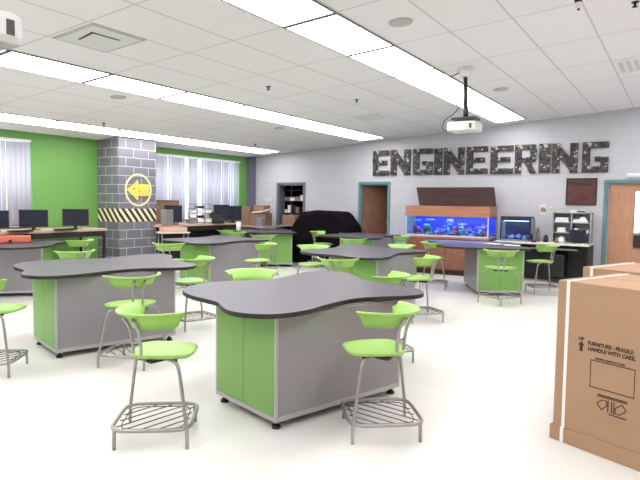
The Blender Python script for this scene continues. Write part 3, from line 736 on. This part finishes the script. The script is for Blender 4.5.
# carton in doorway
o = bx('cardboard_carton', (-.22, -.15, 0, .22, .15, .28), M['tan'], None, .004); o.location = (-9.40, 13.45, 1.02); tag(o, 'small brown carton at the lower right of the store room doorway', 'box')
t2 = thing('storage_cart', 'dark cart holding a brown carton in front of the store room doorway', 'cart', (-9.44, 13.45, 0))
bx('cart_top', (-.28, -.2, .98, .28, .2, 1.018), M['grey'], t2)
for sx in (-1, 1):
    for sy in (-1, 1): bx('leg', (sx*.25-.015, sy*.17-.015, 0, sx*.25+.015, sy*.17+.015, .98), M['grey'], t2)
bx('lower_shelf', (-.26, -.18, .3, .26, .18, .33), M['grey'], t2)

# black covered bench
t = thing('covered_bench', 'large bench hidden under a black tarp against the back wall', 'bench', (-8.14, 13.2, 0))
bm = bmesh.new()
prof = [(-.98, .02), (-1.0, .62), (-.93, 1.1), (-.66, 1.42), (-.3, 1.44), (.32, 1.45), (.62, 1.42), (.88, 1.08), (.90, .6), (.90, .02)]
NY = 8
cols = []
for j in range(NY):
    f = j/(NY-1); y = -.28+.80*f; dz = -.10*abs(2*f-1)**3; cols.append([bm.verts.new((x*(1-.06*abs(2*f-1)**2)+.02*math.sin(7*f+i), y+.02*math.sin(i*2.1), max(.0, z+(dz+.015*math.sin(3*i+5*f) if z > .3 else 0)))) for i, (x, z) in enumerate(prof)])
for A, B in zip(cols[:-1], cols[1:]):
    for i in range(len(prof)-1): bm.faces.new((A[i], A[i+1], B[i+1], B[i]))
for A in (cols[0], cols[-1]): bm.faces.new(A)
o = obj('tarp', bm, M['tarp'], t, .03)

# ---------------------------------------------------------------- aquarium
AX0, AX1, AY0, AY1 = -5.68, -3.68, 13.0, 13.55
t = thing('aquarium_stand', 'red-brown wooden cabinet stand under the long aquarium', 'stand', ((AX0+AX1)/2, (AY0+AY1)/2, 0)); hw = (AX1-AX0)/2; hd = .275
bx('cabinet_body', (-hw, -hd+.02, .12, hw, hd, .855), M['stand_wood'], t); bx('toe_kick', (-hw+.03, -hd+.06, 0, hw-.03, hd, .12), M['lid_wood'], t); bx('top_trim', (-hw-.01, -hd-.01, .855, hw+.01, hd, .90), M['canopy_wood'], t, .004)
for k in range(4):
    a = -hw+.03+k*(2*hw-.06)/4; dd = bx('door', (a+.01, -hd, .15, a+(2*hw-.06)/4-.01, -hd+.02, .83), M['stand_wood'], t, .004)
    bm = bmesh.new(); kx = a+((2*hw-.06)/4-.06 if k % 2 == 0 else .06); cyl(bm, (kx, -hd-.025, .5), (kx, -hd, .5), .012); obj('knob', bm, M['brass'], dd)
t = thing('aquarium', 'long glowing blue aquarium with open wooden canopy lid', 'aquarium', ((AX0+AX1)/2, (AY0+AY1)/2, .902))
h = .485
bx('back_panel', (-hw+.01, hd-.02, .02, hw-.01, hd-.01, h), M['blueish'], t)
for nm, dms in (('front_glass', (-hw+.005, -hd, .02, hw-.005, -hd+.006, h)), ('side_glass', (-hw, -hd, .02, -hw+.006, hd, h)), ('side_glass', (hw-.006, -hd, .02, hw, hd, h))): bx(nm, dms, M['tank_glass'], t)
bm = bmesh.new(); box(bm, -hw, -hd-.006, 0, hw, hd, .03); box(bm, -hw, -hd-.006, h-.02, hw, -hd, h); box(bm, hw-.03, -hd-.006, .03, hw, -hd, h-.02); box(bm, -hw, -hd-.006, .03, -hw+.012, -hd, h-.02); obj('glint_rim', bm, mat('glint_paint', (.6, .65, .8), .4), t)  # pale strips: bright reflection along the glass edges, put into their colour
bm = bmesh.new(); random.seed(5); N = 26
top = [[bm.verts.new((-hw+.012+(2*hw-.024)*i/N, -hd+.01+(2*hd-.04)*j/4, .05+.03*math.sin(i*.9+j)+.02*math.sin(i*2.3))) for j in range(5)] for i in range(N+1)]
for i in range(N):
    for j in range(4): bm.faces.new((top[i][j], top[i+1][j], top[i+1][j+1], top[i][j+1]))
o = obj('gravel_bed', bm, mat('aquarium_gravel', (.2, .2, .28), .9, bump=.8, bscale=60, vary=.4, vscale=40), t)
bx('lamp_tube', (-hw+.1, -.06, h+.05, hw-.1, .02, h+.075), M['tank_lamp'], t)
bm = bmesh.new(); box(bm, -hw+.08, -.12, h+.12, hw-.08, .10, h+.135); box(bm, -hw+.08, .085, h+.02, hw-.08, .10, h+.12); obj('light_shield', bm, M['black'], t)  # added black shield, keeps lamp light from leaking onto the wall behind
CC = [('rock_dark', (.03, .03, .07)), ('coral_red', (.5, .07, .08)), ('coral_teal', (.05, .35, .35)), ('coral_purple', (.25, .08, .35)), ('rock_grey', (.16, .17, .25)), ('plant_green', (.05, .25, .12))]
CM = [mat(n, c, .8, bump=.5, bscale=30, vary=.3, vscale=30) for n, c in CC]
random.seed(21)
def blob(bm, c, r, sq=(1, 1, 1), seed=0):
    vs = bmesh.ops.create_icosphere(bm, subdivisions=2, radius=r, matrix=Matrix.Translation(c))['verts']
    for v in vs:
        d = v.co-Vector(c); k = 1+.28*math.sin(d.x*60+seed)+.22*math.sin(d.z*55+seed*2)+.15*math.sin(d.y*70); v.co = Vector(c)+Vector((d.x*sq[0], d.y*sq[1], d.z*sq[2]))*k
xs = [-.74, -.60, -.48, -.34, -.2, -.08, .10, .20, .32, .48, .62, .74, .84, -.86]
for i, x in enumerate(xs):
    bm = bmesh.new(); hh = random.uniform(.08, .17)
    for q in range(4): blob(bm, (x+random.uniform(-.05, .05), random.uniform(-.12, .10), .06+hh*q/3.2), random.uniform(.03, .055), (1, 1, 1.1), i+q)
    kind = 'rock' if i % 3 == 0 else 'coral'; o = obj(kind, bm, CM[(i*5+1) % 6], None); o.location = t.location
    tag(o, '%s %s cluster inside the long blue aquarium' % (['dark', 'red', 'teal', 'purple', 'grey', 'green'][(i*5+1) % 6], kind), kind, 'rocks and corals in the long aquarium')
FM = [mat('fish_white', (.8, .85, .95), .4), mat('fish_yellow', (.8, .6, .1), .4), mat('fish_pale_blue', (.4, .6, 1), .4)]
for i in range(12):
    x, z = random.uniform(-.88, .88), random.uniform(.22, .40); bm = bmesh.new(); s = random.uniform(.7, 1.25)
    P = catmull([Vector((-.07, 0, 0)), Vector((-.03, .022, 0)), Vector((.02, .018, 0)), Vector((.045, .006, 0)), Vector((.08, .028, 0)), Vector((.07, 0, 0)), Vector((.08, -.028, 0)), Vector((.045, -.006, 0)), Vector((.02, -.018, 0)), Vector((-.03, -.022, 0))], 3)
    prism(bm, [(p.x*s, p.y*s) for p in P], -.008, .008, axis='y'); o = obj('fish', bm, FM[i % 3], None, .004); o.location = t.location+Vector((x, random.uniform(-.18, .1), z)); o.rotation_euler = (0, 0, random.choice((0, PI)))
    tag(o, 'small %s fish swimming in the long blue aquarium' % ['white', 'yellow', 'pale blue'][i % 3], 'fish', 'fish in the long aquarium')
bm = bmesh.new()
for a in ((-hw-.02, -hd-.02, hw+.02, -hd), (-hw-.02, hd, hw+.02, hd+.02), (-hw-.02, -hd, -hw, hd), (hw, -hd, hw+.02, hd)): box(bm, a[0], a[1], h-.005, a[2], a[3], h+.23)
can = obj('canopy', bm, M['canopy_wood'], t, .004)
bx('canopy_moulding', (-hw-.03, -hd-.032, h-.012, hw+.03, -hd-.02, h+.03), M['canopy_wood'], can)
bm = bmesh.new(); prism(bm, [(-hw+.14, .0), (hw+.03, .0), (hw-.06, .46), (-hw+.0, .46)], -.02, 0, axis='y'); lid = obj('lid', bm, M['lid_wood'], t, .004); lid.location = (0, hd-.08, h+.235); lid.rotation_euler = (R(-14), 0, 0)
# ---------------------------------------------------------------- small aquarium + right desk
DX0, DX1, DY0, DY1, DTZ = -3.55, -1.60, 12.95, 13.72, .86
t = thing('computer_desk', 'long cream-topped desk against the back wall right of the aquarium', 'desk', ((DX0+DX1)/2, (DY0+DY1)/2, 0)); hw = (DX1-DX0)/2; hd = (DY1-DY0)/2
bx('desktop', (-hw, -hd, DTZ-.035, hw, hd, DTZ), M['cream'], t, .003)
for sx in (-1, 1): bx('end_panel', (sx*hw-(.03 if sx > 0 else 0), -hd+.04, 0, sx*hw+(.03 if sx < 0 else 0), hd, DTZ-.035), M['black'], t)
bx('modesty_panel', (-hw+.03, hd-.2, .1, hw-.03, hd-.18, DTZ-.035), M['black'], t); bx('keyboard_tray', (-.2, -hd-.0, DTZ-.13, .75, -hd+.3, DTZ-.11), M['grey'], t)
bx('drawer_unit', (.1, -hd+.1, .15, .5, hd-.22, .62), M['black'], t, .004)
def put(x, y, z=0): return (x, y, z)
t = thing('aquarium', 'small dark-rimmed aquarium on the desk right of the long aquarium', 'aquarium', (-3.14, 13.35, DTZ))
w, dq, h = .315, .2, .55
bm = bmesh.new(); box(bm, -w, -dq, 0, w, dq, .035); obj('base_rim', bm, M['grey'], t, .004)
bm = bmesh.new(); box(bm, -w-.01, -dq-.01, h-.09, w+.01, dq, h); box(bm, -w-.01, -dq-.012, .03, -w+.02, -dq-.001, h-.085); box(bm, w-.02, -dq-.012, .03, w+.01, -dq-.001, h-.085); obj('hood', bm, M['black'], t, .02)
bx('back_panel', (-w+.01, dq-.02, .035, w-.01, dq-.01, h-.07), mat('small_tank_back', (.03, .035, .12), .6, vary=.5, vscale=9), t)
for dms in ((-w, -dq, .035, w, -dq+.005, h-.07), (-w, -dq, .035, -w+.005, dq, h-.07), (w-.005, -dq, .035, w, dq, h-.07)): bx('glass_pane', dms, M['tank_glass'], t)
bx('lamp_tube', (-.28, -.05, h-.11, .28, 0, h-.092), M['small_lamp'], t)
bx('side_filter', (w+.005, -.12, .18, w+.05, .12, h-.03), M['grey'], t, .01)
for i, (x, z, r_, c) in enumerate(((-.15, .10, .06, FM[0]), (.02, .12, .07, FM[2]), (.15, .09, .05, FM[0]), (.22, .22, .04, CM[4]), (-.22, .24, .04, CM[4]), (.05, .27, .035, CM[0]))):
    bm = bmesh.new(); blob(bm, (0, 0, 0), r_, (1.2, .7, .8), i); o = obj('rock', bm, c, None); o.location = (-3.12+x, 13.33, DTZ+z-.02 if z < .2 else DTZ+.09+r_*.3); tag(o, 'pale stone lying inside the small dark-rimmed aquarium', 'rock', 'stones in the small aquarium')
t = thing('shelf_organizer', 'grey cubby organizer holding white papers on the desk end', 'organizer', (-2.02, 13.55, DTZ)); w = .39
bm = bmesh.new(); H = .66
for x in (-w, -.012, w-.024): box(bm, x, -.15, 0, x+.024, .15, H)
for z in (0, .21, .43, H-.02): box(bm, -w, -.148, z, w, .148, z+.02)
box(bm, -w, .13, 0, w, .149, H); obj('cubby_case', bm, mat('cubby_grey', (.36, .36, .38), .5), t)
for i, (cx, z, ww, hh) in enumerate(((-.20, .45, .14, .10), (.17, .45, .15, .07), (.22, .52, .06, .05), (-.20, .23, .09, .10), (.2, .23, .15, .06), (-.2, .02, .08, .09), (.05, .02, .04, .12), (.1, .23, .05, .09))):
    bm = bmesh.new()
    for q in range(4): box(bm, -ww+.004*q, -.12, q*hh/4, ww-.006*q, .08, (q+.9)*hh/4)
    o = obj('paper_stack', bm, M['paper'], None); o.location = (-2.02+cx, 13.54, DTZ+z+(.001 if z != .52 else 0)); tag(o, 'white stack of papers in a cubby of the grey desk organizer', 'papers', 'paper stacks in the desk organizer')
t = thing('desk_printer', 'flat white and black device lying on top of the grey organizer', 'device', (-1.90, 13.55, DTZ+.66)); bx('case', (-.17, -.12, 0, .15, .12, .05), M['white'], t, .006); bx('panel', (-.02, -.125, .012, .13, -.118, .04), M['black'], t)
t = thing('small_monitor', 'small black monitor in front of the grey organizer', 'monitor', (-1.85, 13.18, DTZ)); bx('screen', (-.16, -.03, .03, .16, .03, .30), M['navy'], t, .006); bx('stand', (-.08, -.06, 0, .08, .06, .03), M['black'], t)
bm = bmesh.new(); cyl(bm, (0, 0, 0), (0, 0, .12), .055, .045, 16); cyl(bm, (0, 0, .12), (0, 0, .17), .045, .02, 16); o = obj('black_mug', bm, M['black']); o.location = (-2.50, 13.25, DTZ); o.name = 'desk_speaker'; tag(o, 'small black rounded speaker on the desk below the thermostat', 'speaker')
bm = bmesh.new(); cyl(bm, (0, 0, 0), (0, 0, .04), .06, .05, 16); o = obj('desk_puck', bm, M['black']); o.name = 'computer_mouse'; o.location = (-2.72, 13.1, DTZ); o.scale = (1, .7, 1); tag(o, 'black computer mouse on the desk right of the small aquarium', 'mouse')
bm = bmesh.new(); cyl(bm, (0, 0, 0), (0, 0, .22), .035, .035, 14); cyl(bm, (0, 0, .22), (0, 0, .29), .03, .015, 14); o = obj('spray_bottle', bm, M['tan']); o.location = (-2.70, 13.45, DTZ); tag(o, 'tan bottle beside the small aquarium', 'bottle')
bm = bmesh.new(); cyl(bm, (0, 0, 0), (0, 0, .14), .03, .035, 14); o = obj('paper_cup', bm, M['paper']); o.location = (-2.16, 13.2, DTZ); tag(o, 'white paper cup on the desk left of the small monitor', 'cup')
bm = bmesh.new(); cyl(bm, (0, 0, 0), (0, 0, .12), .03, .03, 14); o = obj('tan_can', bm, M['tan']); o.name = 'pencil_can'; o.location = (-2.27, 13.22, DTZ); tag(o, 'tan pencil can on the desk beside the white cup', 'can')
for i, (x, y, r) in enumerate(((-2.42, 13.05, 20), (-1.78, 13.03, -10))):
    bm = bmesh.new()
    for q in range(3): box(bm, -.12+.01*q, -.09, .004*q, .12, .09-.008*q, .004*q+.0035)
    o = obj('loose_papers', bm, M['paper']); o.location = (x, y, DTZ); o.rotation_euler = (0, 0, R(r)); tag(o, ['white loose papers on the desk near the black speaker', 'loose papers at the right front corner of the desk'][i], 'papers')
for i, (x, y, r, lab) in enumerate(((-2.75, 11.35, 15, 'white open booklet on the table before the aquariums'), (-3.15, 11.5, -20, 'white sheet on the table before the aquariums, left of the booklet'))):
    bm = bmesh.new(); box(bm, -.15, -.11, 0, 0, .11, .008); box(bm, 0, -.11, 0, .15, .11, .006); o = obj('booklet', bm, M['paper']); o.location = (x, y, TZ+.001); o.rotation_euler = (0, 0, R(r)); tag(o, lab, 'booklet')

# ---------------------------------------------------------------- window-side desks
def long_desk(y0, y1, z, lab, x0=-11.1, x1=-10.2):
    t = thing('side_desk', lab, 'desk', ((x0+x1)/2, (y0+y1)/2, 0)); hx, hy = (x1-x0)/2, (y1-y0)/2
    bx('desktop', (-hx, -hy, z-.05, hx, hy, z), M['desk_wood'], t, .004)
    n = 2
    for k in range(n):
        yy = -hy+.03+(2*hy-.06)*k/(n-1)
        for sx in (-1, 1): bx('leg', (sx*(hx-.06)-.02, yy-.02, 0, sx*(hx-.06)+.02, yy+.02, z-.05), M['black'], t)
    bx('apron', (hx-.06, -hy+.05, z-.16, hx-.04, hy-.05, z-.05), M['edge'], t)
    return t
Z1, Z2 = 1.065, 1.09
long_desk(3.6, 7.85, Z1, 'long wood-edged desk under the left window')
rd = long_desk(9.3, 12.1, Z2, 'long wood-edged desk under the window right of the pillar')
bx('modesty_panel', (-.1, -1.35, .12, -.08, 1.35, Z2-.05), M['edge'], rd)
def monitor(x, y, z, w, h, rz, lab, m='navy'):
    t = thing('computer_monitor', lab, 'monitor', (x, y, z), rz, 'black computer monitors')
    bm = bmesh.new(); box(bm, -w/2, -.03, .06, w/2, .015, .06+h); obj('screen', bm, M[m], t, .008)
    bm = bmesh.new(); box(bm, -w/2-.0, -.035, .06, w/2, -.029, .075); box(bm, -w/2, -.035, .045+h, w/2, -.029, .06+h); box(bm, -w/2, -.035, .075, -w/2+.015, -.029, .045+h); box(bm, w/2-.015, -.035, .075, w/2, -.029, .045+h); obj('bezel', bm, M['black'], t)
    bm = bmesh.new(); box(bm, -.03, .0, 0, .03, .03, .12); box(bm, -.12, -.08, 0, .12, .08, .012); obj('stand', bm, M['black'], t)
    return t
AN = R(62)
monitor(-10.5, 5.66, Z1, .50, .32, AN, 'black monitor at the left edge of the view, in front of the blind')
monitor(-10.5, 6.42, Z1, .50, .33, AN, 'black monitor on the left desk, middle one, overlapping the window edge')
monitor(-10.5, 7.32, Z1, .50, .34, AN, 'black monitor on the left desk nearest the block pillar')
monitor(-10.30, 9.80, Z2, .42, .40, AN, 'tall black monitor just right of the block pillar')
monitor(-10.35, 11.55, Z2, .42, .42, AN, 'black monitor on the window desk right of the document tray')
monitor(-10.30, 11.95, Z2, .50, .39, AN, 'black monitor at the right end of the window desk')
for i, (y, lab) in enumerate(((5.95, 'flat black keyboard on the left desk by the blind'), (6.85, 'flat black keyboard between two monitors on the left desk'))):
    bm = bmesh.new(); box(bm, -.09, -.2, 0, .09, .2, .02)
    for a in range(4):
        for b in range(11): box(bm, -.07+a*.036, -.19+b*.035, .02, -.04+a*.036, -.163+b*.035, .026)
    o = obj('keyboard', bm, M['black'], None); o.location = (-10.15, y, Z1); tag(o, lab, 'keyboard')
t = thing('display_board', 'brown framed board leaning behind the monitor right of the pillar', 'board', (-10.80, 9.98, Z2), R(62)); bx('board', (-.35, -.01, 0, .35, .01, .56), M['tan'], t); bm = bmesh.new()
for a in ((-.36, .54, .36, .58), (-.36, 0, -.33, .56), (.33, 0, .36, .56)): box(bm, a[0], -.02, a[1], a[2], .015, a[3])
obj('frame', bm, M['brown_door'], t)
o = bx('computer_tower', (-.1, -.1, 0, .1, .1, .36), M['grey'], None, .006); o.location = (-10.12, 9.44, Z2); tag(o, 'grey computer tower just right of the block pillar', 'computer')
t = thing('document_tray', 'wire document tray stacked with white papers before the bright blind', 'tray', (-10.45, 10.85, Z2), R(62)); bm = bmesh.new()
for x in (-.30, -.1, .1, .30):
    for y in (-.12, .12): cyl(bm, (x, y, 0), (x, y, .50), .010, n=6)
for z in (.02, .14, .26, .38, .49):
    for y in (-.12, .12): cyl(bm, (-.3, y, z), (.3, y, z), .007, n=6)
    for x in (-.3, -.1, .1, .3): cyl(bm, (x, -.12, z), (x, .12, z), .007, n=6)
obj('wire_frame', bm, M['grey'], t)
random.seed(9)
for z in (.03, .15, .27, .39):
    for x in (-.2, 0, .2):
        if random.random() < .85:
            o = bx('paper_bundle', (-.085, -.1, 0, .085, .1, random.uniform(.05, .10)), random.choice([M['paper'], M['grey'], M['white'], M['black']]), None)
            o.parent = None; v_ = Matrix.Rotation(R(62), 3, 'Z') @ Vector((x, 0, 0)); o.location = Vector((-10.45, 10.85, Z2+z))+v_; o.rotation_euler = (0, 0, R(62)); tag(o, 'small bundle of papers in the wire document tray', 'papers', 'bundles in the wire document tray')
bm = bmesh.new(); box(bm, -.16, -.12, 0, .16, .12, .12); prism(bm, [(-.15, .12), (.12, .12), (.1, .2), (-.05, .23), (-.14, .3), (-.17, .29)], -.1, .1, axis='y'); o = obj('label_printer', bm, M['black'], None, .01); o.location = (-10.2, 11.22, Z2); o.rotation_euler = (0, 0, R(60)); tag(o, 'black tilted desk phone or printer beside the wire document tray', 'printer')
o['label'] = 'black wedge-shaped machine beside the wire document tray'; o['category'] = 'machine'
# rolling cart with basket
t = thing('utility_cart', 'pale low cart with two shelves in front of the window desk', 'cart', (-9.7, 9.23, 0), R(62))
for z in (.55, .93): bx('cart_shelf', (-.33, -.2, z, .33, .2, z+.03), M['cream'], t, .004)
for sx in (-1, 1):
    for sy in (-1, 1): bm = bmesh.new(); cyl(bm, (sx*.29, sy*.16, 0), (sx*.29, sy*.16, .94), .014); obj('leg', bm, M['grey'], t)
t = thing('wire_basket', 'shallow peach basket of red and white pieces on the pale cart', 'basket', (-9.7, 9.23, .962), R(62))
bm = bmesh.new()
for a in ((-.27, -.16, .27, -.15), (-.27, .15, .27, .16), (-.27, -.15, -.26, .15), (.26, -.15, .27, .15)): box(bm, a[0], a[1], 0, a[2], a[3], .10)
box(bm, -.27, -.16, 0, .27, .16, .008); obj('basket_shell', bm, mat('peach_plastic', (.75, .5, .38), .5), t)
random.seed(4)
for i in range(14):
    bm = bmesh.new(); blob(bm, (0, 0, 0), random.uniform(.025, .045), (1, 1, .8), i); o = obj('craft_block', bm, random.choice([M['salmon'], M['paper'], M['salmon'], M['tan']]), None)
    v_ = Matrix.Rotation(R(62), 3, 'Z') @ Vector((-.22+.034*i, random.uniform(-.1, .1), 0)); o.location = Vector((-9.7, 9.23, 1.01+random.uniform(0, .05)))+v_; tag(o, 'small red or white craft piece in the peach basket', 'craft piece', 'craft pieces in the peach basket')
# red plastic trays left
t = thing('plastic_crate', 'flat salmon-red plastic crate on the table at the left edge', 'crate', (-9.97, 5.54, TZ), R(62))
bm = bmesh.new(); box(bm, -.55, -.16, .01, .42, .16, .03); box(bm, -.55, -.17, .03, .42, -.15, .12); box(bm, -.55, .15, .03, .42, .17, .12); box(bm, .40, -.15, .03, .42, .15, .12); box(bm, -.55, -.15, .03, -.53, .15, .12); obj('tray_shell', bm, M['salmon'], t, .006)
for x in (-.3, .1): bm = bmesh.new(); cyl(bm, (x, -.19, .04), (x, -.172, .04), .028, n=12); obj('rivet', bm, M['edge'], t)
# boxes and clutter in the far left corner
t = thing('corner_table', 'table loaded with cartons in the far left corner', 'table', (-10.35, 13.15, 0))
bx('table_top', (-.62, -.5, .94, .55, .5, .98), M['desk_wood'], t)
for sx in (-.56, .5):
    for sy in (-.44, .44): bx('leg', (sx-.02, sy-.02, 0, sx+.02, sy+.02, .94), M['grey'], t)
def cart(x, y, z, w, d, h, rz, m, lab):
    t = thing('cardboard_box', lab, 'box', (x, y, z), rz); bx('box_body', (-w/2, -d/2, 0, w/2, d/2, h), M[m], t, .003)
    bx('tape', (-w/2-.001, -.02, h, w/2+.001, .02, h+.002), M['cream'], t); return t
cart(-10.72, 12.95, .98, .42, .3, .52, R(20), 'tan', 'tall brown box in the far left corner, left of the others')
cart(-10.15, 13.0, .98, .5, .4, .36, R(8), 'tan', 'wide brown box in the far corner below a white folded sheet')
cart(-10.2, 13.1, 1.34+.002, .38, .3, .22, R(-6), 'tan', 'brown box stacked on another in the far left corner')
cart(-9.98, 12.76, .98, .22, .16, .22, R(-6), 'grey', 'small grey box in front of the stacked brown boxes')
bm = bmesh.new(); prism(bm, [(-.3, 0), (.05, .02), (.3, .09), (.31, .12), (.05, .05), (-.3, .03)], -.1, .1, axis='y'); o = obj('folded_sheet', bm, M['paper']); o.location = (-10.0, 12.85, 1.345); o.name = 'folded_sheet'; tag(o, 'white folded sheet lying across the brown corner boxes', 'paper')
t = thing('paper_towel_roll', 'white paper roll standing on the dark-topped table', 'paper roll', (-9.75, 11.55, TZ))
bm = bmesh.new(); cyl(bm, (0, 0, 0), (0, 0, .24), .062, n=20); obj('roll', bm, M['paper'], t); bm = bmesh.new(); cyl(bm, (0, 0, .24), (0, 0, .243), .02, n=12); obj('core', bm, M['tan'], t)

# ---------------------------------------------------------------- light, world, camera
W = bpy.data.worlds.new('sky'); S.world = W; W.use_nodes = True
W.node_tree.nodes['Background'].inputs['Color'].default_value = (.93, .96, 1, 1); W.node_tree.nodes['Background'].inputs['Strength'].default_value = 1.9
cam = bpy.data.cameras.new('camera'); co = bpy.data.objects.new('camera', cam); COL.objects.link(co)
r = Vector((0.84649475, 0.53223289, 0.01322063)); dn = Vector((0.04600515, -0.04838481, -0.99776873)); fw = Vector((-0.53040566, 0.84521421, -0.06544294))
mtx = Matrix.Identity(4)
for i in range(3): mtx[i][0] = r[i]; mtx[i][1] = -dn[i]; mtx[i][2] = -fw[i]
mtx.translation = Vector((0, 0, 1.67)); co.matrix_world = mtx
cam.sensor_width = 36; cam.lens = 576.46/640*36; cam.clip_start = .05; cam.clip_end = 100
S.camera = co
S.view_settings.view_transform = 'Standard'; S.view_settings.look = 'None'; S.view_settings.gamma = 1; S.view_settings.exposure = 1.07
